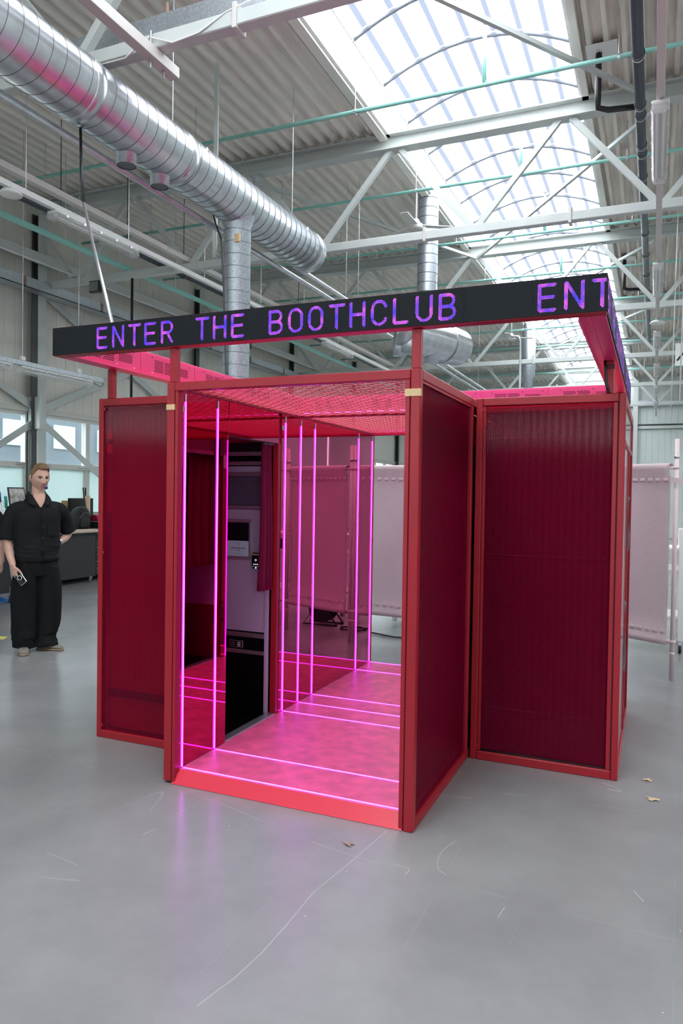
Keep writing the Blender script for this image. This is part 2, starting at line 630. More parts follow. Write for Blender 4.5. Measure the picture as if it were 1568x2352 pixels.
skylight('skylight', 0.0, -12, 23)
skylight('added_skylight', 8.365, -12, 23)  # unseen second skylight, added to bring more daylight into the hall
# end wall of the skylight
MB().box(-1.17, 1.44, YB - 0.05, YB + 0.05, 6.8, 7.8).build('trim_1', M_CURB, kind='structure')

# --- walls
wl = MB().box(XL - 0.25, XL - 0.03, YF, YB, 0, 1.08).box(XL - 0.25, XL - 0.03, YF, YB, 3.10, 7.2) \
    .box(XL - 0.25, XL, YF, 2.0, 0, 7.2).box(XL - 0.25, XL - .03, 29.6, YB, 0, 7.2).build('wall_left', M_WALL, kind='structure')


def panel_mesh(wd, ht, m):
    b = MB().bbox(0, 0.03, 0, wd - 0.003, 0, ht, 0.004)
    me = bpy.data.meshes.new('wall_panel')
    me.from_pydata(b.v, [], b.f)
    me.materials.append(m)
    me.update()
    return me


me_u, me_c = panel_mesh(0.24, 2.10, M_WALL), panel_mesh(0.24, 1.62, M_WALL)
for i in range(118):
    y = 2.0 + 0.24 * i
    link('wall_panel', me_u, wl).location = (XL - 0.03, y, 3.12)
    link('wall_panel', me_c, wl).location = (XL - 0.03, y, 5.245)
MB().box(XL, XL + 0.035, 2, YB, 5.20, 5.26).build('trim_2', M_STEEL, kind='structure')
MB().box(XL, XL + 0.05, 2, YB, 3.03, 3.13).build('trim_3', M_FRAMEW, kind='structure')
wb = MB().box(XL, XR, YB + 0.03, YB + 0.25, 0, 7.6).build('wall_back', M_WALLB, kind='structure')
me_b = bpy.data.meshes.new('wall_panel')
_m = MB().bbox(0, 0.237, 0, 0.03, 0, 4.6, 0.004)
me_b.from_pydata(_m.v, [], _m.f)
me_b.materials.append(M_WALLB)
me_t = bpy.data.meshes.new('wall_panel')
_m = MB().bbox(0, 0.237, 0, 0.03, 0, 1.95, 0.004)
me_t.from_pydata(_m.v, [], _m.f)
me_t.materials.append(M_WALLB)
for i in range(52):
    link('wall_panel', me_b, wb).location = (XL + 0.24 * i, YB, 0.02)
    link('wall_panel', me_t, wb).location = (XL + 0.24 * i, YB, 4.86)
MB().box(XL, XR, YB - 0.10, YB, 4.66, 4.78).build('trim_4', M_STEEL, kind='structure')
MB().box(XL, XR, YB - 0.05, YB, 4.80, 4.84).build('trim_5', M_BLACK, kind='structure')
MB().box(XL, XR, YB - 0.16, YB, 5.62, 5.86).build('trim_6', M_GALVD, kind='structure')
MB().box(XR, XR + 0.2, YF, YB, 0, 7.2).build('wall_right', M_WALLB, kind='structure')
wf = MB().box(XL - 0.3, XR + 0.2, YF - 0.2, YF, 0, 2.6).box(XL - 0.3, XR + 0.2, YF - 0.2, YF, 3.25, 7.2) \
    .box(XL - 0.3, -7, YF - 0.2, YF, 2.6, 3.25).box(12, XR + .2, YF - 0.2, YF, 2.6, 3.25).build('wall_front', M_WALLB, kind='structure')
for i in range(10):                                  # glazed strip added in the wall behind the photographer for more daylight
    xa = -7 + 1.9 * i
    fw_ = MB().box(xa, xa + .06, YF - .12, YF, 2.6, 3.25).box(xa + .06, xa + 1.9, YF - .12, YF, 2.6, 2.65).build('window_%d' % (60 + i), M_FRAMEW, kind='structure')
    MB().box(xa + .06, xa + 1.9, YF - .08, YF - .07, 2.65, 3.25).build('clear_pane', M_GLASS, fw_)

# --- windows of the left wall: clear upper lights, frosted lower lights
wi = 0
for k in range(-1, 6):
    for j in range(4):
        ya = TY[0] + 5.06 * k + 0.17 + j * 1.18
        yb = ya + 1.18
        if ya < 1.9 or yb > 29.7:
            continue
        wi += 1
        wn = MB().box(XL - .09, XL + 0.02, ya, ya + 0.055, 1.08, 3.03).box(XL - .09, XL + 0.02, yb - 0.055, yb, 1.08, 3.03) \
            .box(XL - .09, XL + 0.02, ya + .055, yb - .055, 2.03, 2.12).box(XL - .09, XL + 0.02, ya + .055, yb - .055, 2.97, 3.03) \
            .box(XL - .09, XL + 0.02, ya + .055, yb - .055, 1.08, 1.14).build('window_%d' % wi, M_FRAMEW, kind='structure')
        MB().box(XL - 0.05, XL - 0.04, ya + .055, yb - .055, 2.12, 2.97).build('clear_pane', M_GLASS, wn)
        MB().box(XL - 0.05, XL - 0.04, ya + .055, yb - .055, 1.14, 2.03).build('frosted_pane', M_FROST, wn)
        MB().box(XL + .02, XL + .04, ya + .1, ya + .22, 2.07, 2.09).box(XL + .02, XL + .04, yb - .26, yb - .12, 2.07, 2.09) \
            .build('window_catch', M_ALU, wn)
    yk = TY[0] + 5.06 * k
    if yk > 1.5:
        MB().box(XL - .09, XL + .02, yk - .19, yk + .17, 1.08, 3.03).build('window_post', M_FRAMEW, wl)
# the neighbouring building seen through the clear panes
nb = thing('neighbour_building', (-15, 10, 0), 'grey neighbouring building outside behind the upper window panes', 'building')
MB().box(-17, -15, 0, 32, 0, 6.0).build('wall', mat('neighbour_wall', srgb(78, 86, 91), 0.7), nb)
M_NB = mat('neighbour_light_sheet', srgb(165, 176, 168), 0.6)
for i in range(7):
    MB().bbox(-15.0, -14.95, 8.4 + 1.95 * i, 9.3 + 1.95 * i, 2.95, 3.7).build('pale_panel', M_NB, nb)
MB().box(-40, XL - .26, -5, 45, -0.25, -0.05).build('trim_7', mat('outside_paving', (0.2, 0.2, 0.2), 0.9), kind='structure')

# --- steel columns and wall bracing
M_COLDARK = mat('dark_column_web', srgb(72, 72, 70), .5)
ordn = ['nearest', 'second', 'third', 'fourth', 'fifth', 'sixth']
for k in range(1, 6):
    y = TY[k]
    c = thing('steel_column', (XL + 0.12, y, 0), '%s grey I-section column along the window wall' % ordn[k - 1], 'column', 'columns of the window wall')
    MB().box(XL + .03, XL + .17, y - .006, y + .006, 0, 6.6).build('web', M_COLDARK, c)
    MB().box(XL + .17, XL + .185, y - .10, y + .10, 0, 6.6).build('flange', M_STEEL, c)
    MB().box(XL + .025, XL + .04, y - .10, y + .10, 0, 6.6).build('flange', M_COLDARK, c)
    MB().box(XL + .17, XL + .183, y - .24, y - .115, 0, 5.2).build('dark_channel', M_COLDARK, c)
    if k < 3:
        MB().bbox(XL + .0, XL + .3, y - .17, y - .11, 2.72, 3.30, .003).build('gusset_plate', M_STEEL, c)
        for sg in (-1, 1):
            br = thing('wall_brace', (XL + .1, y, 2.9), '%s grey flat steel brace %s the %s window wall column' % (('upper', 'beyond', ordn[k - 1]) if sg > 0 else ('upper', 'before', ordn[k - 1])), 'brace')
            MB().beam((XL + .10, y + sg * .12, 3.12), (XL + .10, y + sg * 4.9, 5.2), 0.02, 0.13, (0, 0, 1)).build('brace_bar', M_STEEL, br)
            br = thing('wall_brace', (XL + .1, y, 2.8), 'lower grey flat steel brace %s the %s window wall column' % ('beyond' if sg > 0 else 'before', ordn[k - 1]), 'brace')
            MB().beam((XL + .10, y + sg * .12, 2.84), (XL + .10, y + sg * 4.4, 0.25), 0.02, 0.12, (0, 0, 1)).build('brace_bar', M_STEEL, br)
for i, x in enumerate((-3.4, 1.62)):
    c = thing('wall_column', (x, YB - .1, 0), ('grey column on the back wall above the %s screen' % ('right', 'left')[i == 0]), 'column')
    MB().box(x - .10, x + .10, YB - .22, YB - .20, 0, 6.9).box(x - .01, x + .01, YB - .2, YB - .12, 0, 6.9).build('column_profile', M_STEEL, c)

# --- roof trusses
NB = [2.45 - 2.36 * k for k in range(5)] + [4.81, 7.17, 9.53, 11.89]
NT = [1.27 - 2.36 * k for k in range(4)] + [3.63, 5.99, 8.35, 10.71]
tn = ['grey roof truss nearest the camera, cut by the top edge', 'grey roof truss just behind the end of the big duct',
      'third grey roof truss, above the red LED sign', 'fourth grey roof truss from the camera', 'fifth grey roof truss from the camera',
      'farthest grey roof truss before the back wall']
first = None
for k, y in enumerate(TY):
    if k == 0:
        t = thing('roof_truss', (0, y, 5.3), tn[0], 'truss', 'roof trusses')
        mb = MB().box(XL + .19, XR, y - .10, y + .10, 6.60, 6.618).box(XL + .19, XR, y - .10, y + .10, 6.80, 6.818)
        mb.box(XL + .19, XR, y - .006, y + .006, 6.618, 6.80).build('top_chord', M_STEEL, t)
        MB().bbox(XL + .19, XR, y - .06, y + .06, 5.25, 5.37, .008).build('bottom_chord', M_STEEL, t)
        for b in NB:
            for tt in NT:
                if abs(abs(b - tt) - 1.18) < 0.02:
                    MB().beam((b + (tt - b) * .04, y, 5.36), (b + (tt - b) * .94, y, 6.61), 0.07, 0.075).build('diagonal', M_STEEL, t)
        MB().beam((XL + .25, y, 6.2), (NB[4] - .1, y, 5.36), 0.07, 0.07).build('diagonal', M_STEEL, t)
        for xx in (1.36, -0.62, -3.6):
            MB().bbox(xx - .02, xx + .02, y - .08, y + .08, 5.22, 5.42, .004).build('chord_clamp', M_OFFWHITE, t)
        first = t
    else:
        copy_tree(first, (0, y, 5.3), label=tn[k])
# slim roof bracing rods
for (k, xa, xb) in ((0, -1.05, 2.4), (1, 2.35, -1.0), (1, -3.5, -1.05), (2, 2.35, -1.0), (3, 2.35, -1.0)):
    y = TY[k]
    t = thing('roof_brace', (xa, y, 6.6), 'slim steel brace under the %s in the %s truss bay' % ('skylight' if xa > -2 else 'left deck', ordn[k]), 'brace')
    MB().beam((xa, y + .1, 6.56), (xb, y + 4.95, 6.56), 0.05, 0.05).build('brace_rod', M_STEEL, t)

# --- sprinkler pipes, cross direction, with a riser into each skylight bay
for i in range(9):
    y = 5.12 + 2.5 * i
    sp = thing('sprinkler_pipe', (0, y, 6.35), 'turquoise sprinkler pipe across the roof, %s from the camera' % (
        ordn + ['seventh', 'eighth', 'farthest'])[i], 'pipe', 'turquoise sprinkler pipes')
    MB().path([(XL + .3, y, 6.35), (XR - .2, y, 6.35)], 0.026, 8).build('pipe', M_TURQ, sp, True)
    MB().path([(0.55, y, 6.35), (0.55, y, 6.98)], 0.024, 8).build('riser', M_TURQ, sp, True)
    MB().lathe([(0.012, 6.98), (0.02, 7.0), (0.012, 7.02), (0.028, 7.05), (0.028, 7.06)], (0.55, y, 0), n=8).build('sprinkler_head', M_ALU, sp)
    for xx in (-1.05, -3.4, -6.1, 2.0):
        MB().path([(xx, y, 6.35), (xx, y, 6.86)], 0.006, 5).build('hanger', M_ALU, sp)
        MB().lathe([(0.034, -.015), (0.034, .015)], (xx, y, 6.35), (1, 0, 0), 8).build('pipe_clip', M_ALU, sp)
# turquoise main along the window wall and its black neighbour
sp = thing('sprinkler_main', (-5.97, 10, 5.45), 'turquoise sprinkler main running along the window wall', 'pipe')
MB().path([(-5.97, 1.5, 5.45), (-5.97, 29, 5.45)], 0.045, 10).build('pipe', M_TURQ, sp, True)
for y in (5.4, 8.2, 10.5, 13.5, 16.5):
    MB().path([(-5.97, y, 5.45), (-5.97, y, 6.8)], 0.008, 5).build('hanger', M_ALU, sp)
MB().path([(-5.97, 10.3, 5.45), (-5.97, 10.3, 5.75), (-5.6, 10.3, 6.0)], 0.04, 8).build('branch', M_TURQ, sp, True)
sp = thing('black_pipe', (-5.28, 10, 5.36), 'black drain pipe running beside the turquoise sprinkler main', 'pipe')
MB().path([(-5.28, 1.5, 5.46), (-5.28, 29, 5.46)], 0.05, 10).build('pipe', M_DRAIN, sp, True)
for y in (4.6, 6.0, 7.5, 9.5, 12, 14):
    MB().lathe([(0.062, -.03), (0.066, 0), (0.062, .03)], (-5.28, y, 5.46), (0, 1, 0), 12).path([(-5.28, y, 5.5), (-5.28, y, 6.8)], 0.007, 5).build('pipe_collar', M_DRAIN, sp)
# thick drain pipe right of the skylight
sp = thing('drain_pipe', (2.2, 8, 6.2), 'dark grey drain pipe hung to the right of the skylight', 'pipe')
MB().path([(2.2, -1, 6.22), (2.2, 20, 6.22)], 0.058, 14).build('pipe', M_DRAIN, sp, True)
for y in (4.9, 5.95, 6.2, 7.0, 7.25, 8.0, 9.2, 10.4, 11.6, 12.9, 14.3):
    MB().lathe([(0.060, -.03), (0.068, -.02), (0.068, .02), (0.060, .03)], (2.2, y, 6.22), (0, 1, 0), 14).build('collar', M_DRAIN, sp)
    MB().path([(2.2, y + .06, 6.28), (2.2, y + .06, 6.86)], 0.006, 5).lathe([(0.063, -.008), (0.063, .008)], (2.2, y + .06, 6.22), (0, 1, 0), 12).build('pipe_hanger', M_ALU, sp)
for y in (6.0, 14.0):
    MB().path([(1.74, y - .15, 6.92), (1.74, y - .15, 6.35), (1.74, y - .10, 6.24), (1.85, y - .05, 6.22), (2.2, y, 6.22)], 0.036, 10).build('roof_outlet', M_BLACK, sp, True)
    MB().bbox(1.60, 1.95, y - .35, y, 6.845, 6.858, .003).build('outlet_plate', M_WHITE, sp)

# --- row of lamps right of the skylight
rl = thing('lamp_rail', (2.43, 10, 5.15), 'long off-white lamp rail right of the skylight', 'rail')
MB().bbox(2.396, 2.464, -1.0, 30.0, 5.13, 5.21, .004).build('channel', M_OFFWHITE, rl)
for y in TY[1:]:
    MB().path([(2.45, y + .2, 5.2), (2.45, y + .2, 6.6)], 0.006, 5).build('hanger_rod', M_ALU, rl)


def lamp_parts(t, x, ya, yb, z, wd=0.075):
    """damp-proof tube fitting along y under z"""
    mb = MB()
    mb.rings([[(x - wd * a, y, z - .02 - dz) for a, dz in ((1, 0), (1, .03), (.75, .075), (0, .09), (-.75, .075), (-1, .03), (-1, 0))]
              for y in (ya + .06, yb - .06)])
    mb.build('clear_cover', M_COVER, t, False)
    MB().bbox(x - wd, x + wd, ya + .03, yb - .03, z - .018, z + .012, .008).build('housing', M_WHITE, t)
    for y0, y1 in ((ya, ya + .07), (yb - .07, yb)):
        MB().bbox(x - wd * .92, x + wd * .92, y0, y1, z - .10, z + .008, .02).build('end_cap', M_COVER, t)
    for s in (-.35, .35):
        MB().path([(x + wd * s, ya + .09, z - .055), (x + wd * s, yb - .09, z - .055)], 0.012, 8).build('tube', M_WHITE, t, True)
    for i in range(5):
        y = ya + .2 + (yb - ya - .4) * i / 4
        for s in (-1, 1):
            MB().box(x + s * wd - .006, x + s * wd + .006, y - .02, y + .02, z - .03, z).build('clip', M_ALU, t)


for i, (ya, yb) in enumerate(((3.70, 5.34), (8.46, 10.1), (13.2, 14.8), (17.1, 18.7), (20.8, 22.4), (24.5, 26.1))):
    t = thing('tube_lamp', (2.43, ya, 5.12), '%s clear tube lamp on the rail right of the skylight' % ordn[i], 'lamp', 'tube lamps on the right rail')
    lamp_parts(t, 2.43, ya, yb, 5.11)
sd = thing('smoke_detector', (2.43, 12.2, 5.0), 'white disc-shaped device on the lamp rail right of the skylight', 'detector')
MB().lathe([(0.03, .1), (0.10, .075), (0.14, .04), (0.14, .025), (0.05, 0.0)], (2.43, 12.2, 5.02), n=20).build('disc', M_WHITE, sd, True)

# --- rails left: lamp rail and cable duct
rl = thing('lamp_rail', (-4.34, 10, 5.05), 'long white lamp rail at upper left below the trusses', 'rail')
MB().bbox(-4.375, -4.305, 1.2, 26, 5.03, 5.10, .004).build('channel', M_WHITE, rl)
for y in (3.1, 4.9, 6.76, 8.6, 10.4, 12.2):
    MB().path([(-4.34, y, 5.1), (-4.34, y, 6.86)], 0.005, 5).build('hanger_rod', M_ALU, rl)
t = thing('tube_lamp', (-4.34, 3.5, 5.0), 'clear tube lamp on the white rail at upper left', 'lamp')
lamp_parts(t, -4.34, 3.47, 5.06, 5.005, 0.08)
t = thing('tube_lamp', (-4.34, 11.5, 5.0), 'distant tube lamp on the left rail beyond the third truss', 'lamp')
lamp_parts(t, -4.34, 11.4, 13.0, 5.005, 0.08)
sd = thing('smoke_detector', (-4.34, 2.88, 4.9), 'white dome-shaped device under the left lamp rail', 'detector')
MB().lathe([(0.03, .08), (0.10, .06), (0.125, .03), (0.12, .01), (0.03, 0.0)], (-4.30, 2.85, 4.93), n=20).path([(-4.3, 2.85, 5.0), (-4.3, 2.85, 5.05)], .006, 5).build('dome', M_WHITE, sd, True)
rl = thing('cable_duct', (-4.66, 10, 5.45), 'white cable duct lying on the left truss chords', 'duct')
MB().bbox(-4.71, -4.61, 2.5, 26, 5.38, 5.46, .004).build('duct_body', M_OFFWHITE, rl)
rl = thing('cable_tray', (-7.72, 10, 5.1), 'galvanised cable tray on brackets high along the window wall', 'tray')
MB().box(-7.78, -7.55, 2, 29, 5.12, 5.13).box(-7.56, -7.55, 2, 29, 5.12, 5.30).box(-7.79, -7.78, 2, 29, 5.12, 5.30).build('tray_body', M_GALVD, rl)
for i in range(12):
    y = 4.2 + 1.9 * i
    MB().bbox(-7.549, -7.540, y - .03, y + .03, 5.13, 5.29, .002).build('bracket', mat('tray_bracket', srgb(140, 110, 95), .6) if i == 0 else MATS['tray_bracket'], rl)
rl = thing('wall_beam', (-7.7, 10, 5.7), 'grey steel beam along the top of the window wall', 'beam')
MB().bbox(-7.76, -7.62, 2, 29, 5.66, 5.82, .006).build('beam_body', M_STEEL, rl)
rl = thing('wall_conduit', (-7.2, 10, 5.2), 'slim grey conduit under the sprinkler main by the window wall', 'pipe')
MB().path([(-7.05, 5, 5.42), (-7.05, 27, 5.42)], 0.02, 6).build('pipe', M_ALU, rl, True)
for (y, z, lb) in ((6.62, 5.05, 'black floodlight'), (11.7, 5.05, 'small pale floodlight')):
    fl = thing('floodlight', (-6.6, y, z), '%s under a roof truss by the window wall' % lb, 'floodlight')
    MB().bbox(-6.62, -6.40, y, y + .09, z, z + .20, .01).build('lamp_body', M_BLACK, fl)
    MB().bbox(-6.60, -6.42, y - .006, y, z + .02, z + .18, .002).build('lens', M_BLACKGLOSS if y < 6 else M_COVER, fl)
    MB().path([(-6.51, y + .05, z + .2), (-6.51, y + .05, 5.26)], 0.012, 6).build('bracket', M_BLACK, fl)

# --- near truss furniture: channel strut, cable tray and cable
st = thing('strut_channel', (-1.4, 0.8, 5.15), 'grey strut channel bolted under the nearest truss', 'channel')
MB().bbox(-1.46, -1.36, -0.6, 1.95, 5.15, 5.245, .004).build('channel', M_OFFWHITE, st)
for y in (1.62, 1.80):
    MB().path([(-1.41, y, 5.08), (-1.41, y, 5.38)], 0.008, 6).lathe([(.016, 0), (.016, .015)], (-1.41, y, 5.135), n=6).build('bolt', M_ALU, st)
tr = thing('cable_tray', (-1, 2.0, 5.5), 'spangled galvanised cable tray behind the nearest truss chord', 'tray')
MB().bbox(-4.5, 0.1, 1.93, 1.97, 5.55, 5.74, .003).build('tray_body', M_GALVD, tr)
for xx in (-2.3, -1.5, -0.9, -0.3):
    MB().path([(xx, 1.95, 5.72), (xx, 1.95, 5.83)], 0.016, 8).build('spring_clip', MATS['tray_bracket'], tr)
cb = thing('hanging_cable', (-1.5, 1.5, 5.3), 'thin white cable looped along the nearest truss', 'cable')
pts = [(-2.15, 1.6, 5.28), (-1.9, 1.6, 5.20), (-1.65, 1.6, 5.20), (-1.48, 1.6, 5.29), (-1.42, 1.62, 5.33), (-1.2, 1.63, 5.24), (-0.95, 1.63, 5.26), (-0.7, 1.64, 5.37), (-0.5, 1.66, 5.42)]
MB().path(pts, 0.007, 6).build('cable', M_WHITE, cb, True)

# --- big spiral duct with stubs and drop
DX, DZ, DR = -1.948, 4.90, 0.262
dc = thing('spiral_duct', (DX, 2.0, DZ - DR), 'big galvanised spiral duct crossing the upper left', 'duct')
MB().lathe([(DR, -2.5), (DR, 5.72), (DR - .03, 5.76), (DR - .035, 5.77)], (DX, 0, DZ), (0, 1, 0), 48).build('duct_body', M_GALV, dc, True)
sm = MB()
n = 40
for i in range(52):                                   # helical lock seam, one turn per object would be too thin: one raised bead each
    y0 = -1.2 + 0.137 * i
    if y0 + .137 > 5.7:
        break
    sm.path([(DX + (DR + .001) * cos(2 * pi * j / n), y0 + .137 * j / n, DZ + (DR + .001) * sin(2 * pi * j / n)) for j in range(n + 1)], 0.0032, 4, cap=False)
sm.build('spiral_seam', M_SEAM, dc, True, kind='stuff')
for y in (1.378, 2.68):
    MB().lathe([(DR, -.05), (DR + .008, -.045), (DR + .008, .045), (DR, .05)], (DX, y, DZ), (0, 1, 0), 48, cap=False).build('joint_sleeve', M_GALV, dc, True)
MB().lathe([(DR, -.04), (DR + .01, -.03), (DR + .01, .03), (DR, .04)], (DX, 5.60, DZ), (0, 1, 0), 48, cap=False).build('end_band', M_GALV, dc, True)
for y in (2.02, 2.50):
    MB().lathe([(.150, -DR + .085), (.128, -DR + .04), (.095, -DR + .025), (.09, -DR - .095), (.086, -DR - .095)], (DX - .03, y, DZ), n=24, cap=False).build('stub_outlet', M_GALVD, dc, True)
    MB().lathe([(.086, -DR - .09), (.085, -DR - .085)], (DX - .03, y, DZ), n=24).build('stub_cap', M_SEAM, dc)
for (y, x_) in ((1.33, .05), (2.9, 0), (5.2, .1)):
    MB().bbox(DX + .2, DX + .23, y, y + .03, DZ + .12, DZ + .16, .004).build('duct_bolt', M_ALU, dc)
dy, dr = 3.87, 0.152
MB().lathe([(dr + .05, DZ - .17), (dr + .03, DZ - .22), (dr, DZ - .28), (dr, 0.02)], (DX, dy, 0), n=32, cap=False).build('drop_pipe', M_GALVD, dc, True)
sm = MB()
for i in range(34):
    z0 = DZ - .32 - .137 * i
    sm.path([(DX + (dr + .001) * cos(2 * pi * j / 28), dy + (dr + .001) * sin(2 * pi * j / 28), z0 - .02 * j / 28) for j in range(29)], 0.003, 4, cap=False)
sm.build('drop_seam', M_SEAM, dc, True, kind='stuff')
MB().path([(DX - .26, dy - .12, DZ - .1), (DX - .2, dy - .15, DZ - .25), (DX - .10, dy - .18, DZ - .45), (DX - .06, dy - .18, 3.9), (DX - .02, dy - .17, 2.9), (DX, dy - .17, 1.0)], 0.011, 6).build('drop_cable', M_DRAIN, dc, True)
MB().bbox(DX + .06, DX + .13, dy - .165, dy - .145, DZ - .50, DZ - .41, .003).build('paper_label', M_TAPE, dc)
# thin rods that carry the duct and run on to the deck
for (xx, y, z0, nm) in ((DX, 2.65, DZ + DR, 'middle'), (DX, 5.2, DZ + DR, 'right')):
    MB().path([(xx, y, z0), (xx, y, 6.86)], 0.005, 5).build('hanger_rod', M_ALU, dc)
hb = thing('hanging_bar', (-2.57, 3.9, 4.4), 'grey vertical hanging bar half hidden behind the big duct', 'bar')
MB().bbox(-2.60, -2.54, 4.35, 4.37, 4.50, 6.86, .003).build('bar_body', M_STEEL, hb)
# pair of slim galvanised pipes that run beside the duct
for i, dxx in enumerate((-.42, -.20)):
    gp = thing('slim_pipe', (DX + dxx, 6, 4.72), '%s of two slim shiny pipes running past the duct end' % ('left', 'right')[i], 'pipe', 'slim pipes beside the duct')
    MB().path([(DX + dxx, (0.0 if i == 0 else 5.85), 4.74), (DX + dxx, 22, 4.74)], 0.035, 8).build('pipe', M_GALV, gp, True)
    for y in (8.0, 12.5, 17.0):
        MB().path([(DX + dxx, y, 4.77), (DX + dxx, y, 6.86)], 0.005, 5).build('hanger_rod', M_ALU, gp)
# slim conduit that drops from the duct to the sign
cd = thing('hanging_conduit', (-1.3, .6, 3.4), 'slim silver conduit hanging from the duct down to the LED sign', 'conduit')
MB().path([(-2.03, 1.50, DZ - DR + .02), (-1.98, 1.46, 4.3), (-1.86, 1.36, 3.95)], 0.012, 8).build('black_sleeve', M_BLACK, cd, True)
MB().path([(-1.86, 1.36, 3.95), (-1.2, .80, 3.2), (-0.66, .36, 2.56)], 0.012, 8).build('tube', M_ALU, cd, True)

# --- second duct assembly behind the sign
d2 = thing('branch_duct', (-1.22, 9, 4.0), 'galvanised duct drop with a wide ribbed bend behind the sign', 'duct')
MB().lathe([(.175, 6.9), (.175, 4.45)], (-1.26, 9, 0), n=28, cap=False).build('drop_pipe', M_GALVD, d2, True)
mb = MB()
for i in range(13):
    mb.lathe([(.178, -.006), (.180, 0), (.178, .006)], (-1.26, 9, 6.75 - .16 * i), n=24, cap=False)
mb.build('drop_seam', M_SEAM, d2, kind='stuff')
MB().lathe([(.30, -.75), (.32, -.72), (.32, .1), (.325, .12), (.325, .2), (.30, .24)], (-1.10, 9.0, 4.30), (.35, .94, 0), 32).build('wide_pipe', M_GALV, d2, True)
mb = MB()
prof = []
for i in range(8):
    prof += [(.335 - .004 * i, .24 + i * .06), (.345 - .004 * i, .27 + i * .06)]
mb.lathe(prof + [(.26, .75), (.1, .80)], (-1.10, 9.0, 4.30), (.35, .94, 0), 32).build('ribbed_bend', M_GALV, d2)
MB().lathe([(.30, 0), (.30, .35), (.28, .36)], (-1.25, 8.5, 4.42), (-.95, -.3, 0), 28).build('side_arm', M_GALV, d2, True)
MB().lathe([(.13, -.4), (.13, -.1)], (-1.12, 8.85, 4.30), n=20).build('stub_outlet', M_GALVD, d2, True)
MB().lathe([(.10, -.42), (.10, -.1)], (-1.56, 8.42, 4.40), n=20).build('stub_outlet', M_GALVD, d2, True)
d3 = thing('far_duct_drop', (-1.1, 19, 4.4), 'distant vertical duct drop far down the hall', 'duct')
MB().lathe([(.2, 6.85), (.2, 5.3), (.14, 5.2), (.14, 4.4)], (-1.1, 19, 0), n=20).build('drop_pipe', M_GALVD, d3, True)

# --- ceiling fans
for i, (x, y, zz) in enumerate(((-1.32, 8.5, 6.12), (-1.35, 17.5, 6.1))):
    f = thing('ceiling_fan', (x, y, zz), ('white ceiling fan near the second truss, left of the skylight', 'distant white ceiling fan far left of the skylight')[i], 'fan')
    MB().path([(x, y, zz + .1), (x, y, ZD)], 0.014, 8).lathe([(.05, ZD - .06), (.05, ZD)], (x, y, 0), n=12).build('down_rod', M_WHITE, f, True)
    MB().lathe([(.04, .14), (.07, .08), (.11, .05), (.12, 0), (.10, -.03), (.03, -.035)], (x, y, zz), n=20).build('motor', M_WHITE, f, True)
    for a in (0.5, 2.6, 4.7):
        d = Vector((cos(a), sin(a), 0))
        MB().beam(Vector((x, y, zz + .03)) + d * .1, Vector((x, y, zz + .03)) + d * .62, .012, .12, d.cross(Vector((0, 0, 1)))).build('blade', M_WHITE, f)
# --- suspended lamp over the bench
hl = thing('suspended_lamp', (-6.2, 4.0, 3.4), 'clear tube lamp on a galvanised rail hung over the work bench', 'lamp')
MB().bbox(-6.235, -6.165, 2.2, 6.5, 3.46, 3.53, .003).build('rail', M_GALVD, hl)
lamp_parts(hl, -6.2, 4.72, 6.25, 3.44, .06)
lamp_parts(hl, -6.2, 3.0, 4.6, 3.44, .06)
for y in (4.8, 5.94):
    MB().path([(-6.2, y, 3.53), (-6.2, y, 6.9)], 0.006, 5).build('hanger_rod', M_ALU, hl)
    MB().bbox(-6.23, -6.17, y - .04, y + .04, 3.53, 3.60, .01).build('rail_clip', M_WHITE, hl)
MB().path([(-6.2, 6.3, 3.42), (-6.2, 6.45, 3.38), (-6.2, 6.52, 3.42), (-6.2, 6.5, 3.5)], 0.006, 5).build('lead', M_BLACK, hl, True)
# slim white pull poles hanging at the right edge
for i, (x, y, z0, z1) in enumerate(((2.68, 9.0, 3.05, 6.86), (2.72, 6.0, 2.75, 6.86))):
    pp = thing('hanging_pole', (x, y, z0), ('slim white pole hanging at the right edge, %s one' % ('farther', 'nearer')[i]), 'pole')
    MB().path([(x - .02, y, z0), (x + .02, y, z1)], 0.007, 6).build('pole', M_WHITE, pp, True)
# hanging black sling and rods behind the sign
hs = thing('hanging_conduit', (.2, 9.6, 3.5), 'grey conduit with a bent top rising behind the pink sign band', 'conduit')
MB().path([(.1, 9.6, 4.42), (.22, 9.6, 4.42), (.26, 9.6, 4.35), (.26, 9.6, 0.0)], 0.02, 8).build('pipe', M_ALU, hs, True)
hs = thing('hanging_cable', (-4.4, 6.8, 3.4), 'black cable bundle hanging below the second truss', 'cable')
MB().path([(-5.8, 6.76, 5.25), (-5.8, 6.76, 3.2)], 0.022, 8).build('bundle', M_BLACK, hs, True)
# ================================================================== the photo booth
W1, D1, HB = 1.4416, 3.03, 2.205
ZF = 0.07
booth = thing('photo_booth', (0.72, 1.515, 0), 'red framed walk-through photo booth with tinted mirrors and violet light strips', 'booth')


def bar(x0, x1, y0, y1, z0, z1, m=M_RED, name='frame_bar', b=0.004):
    return MB().bbox(x0, x1, y0, y1, z0, z1, b).build(name, m, booth)


def spin(o):
    """the booth is point symmetric: the same piece turned half round its middle"""
    c = copy(o, booth)
    c.rotation_euler = (0, 0, pi)
    return c


def both(o):
    return o, spin(o)


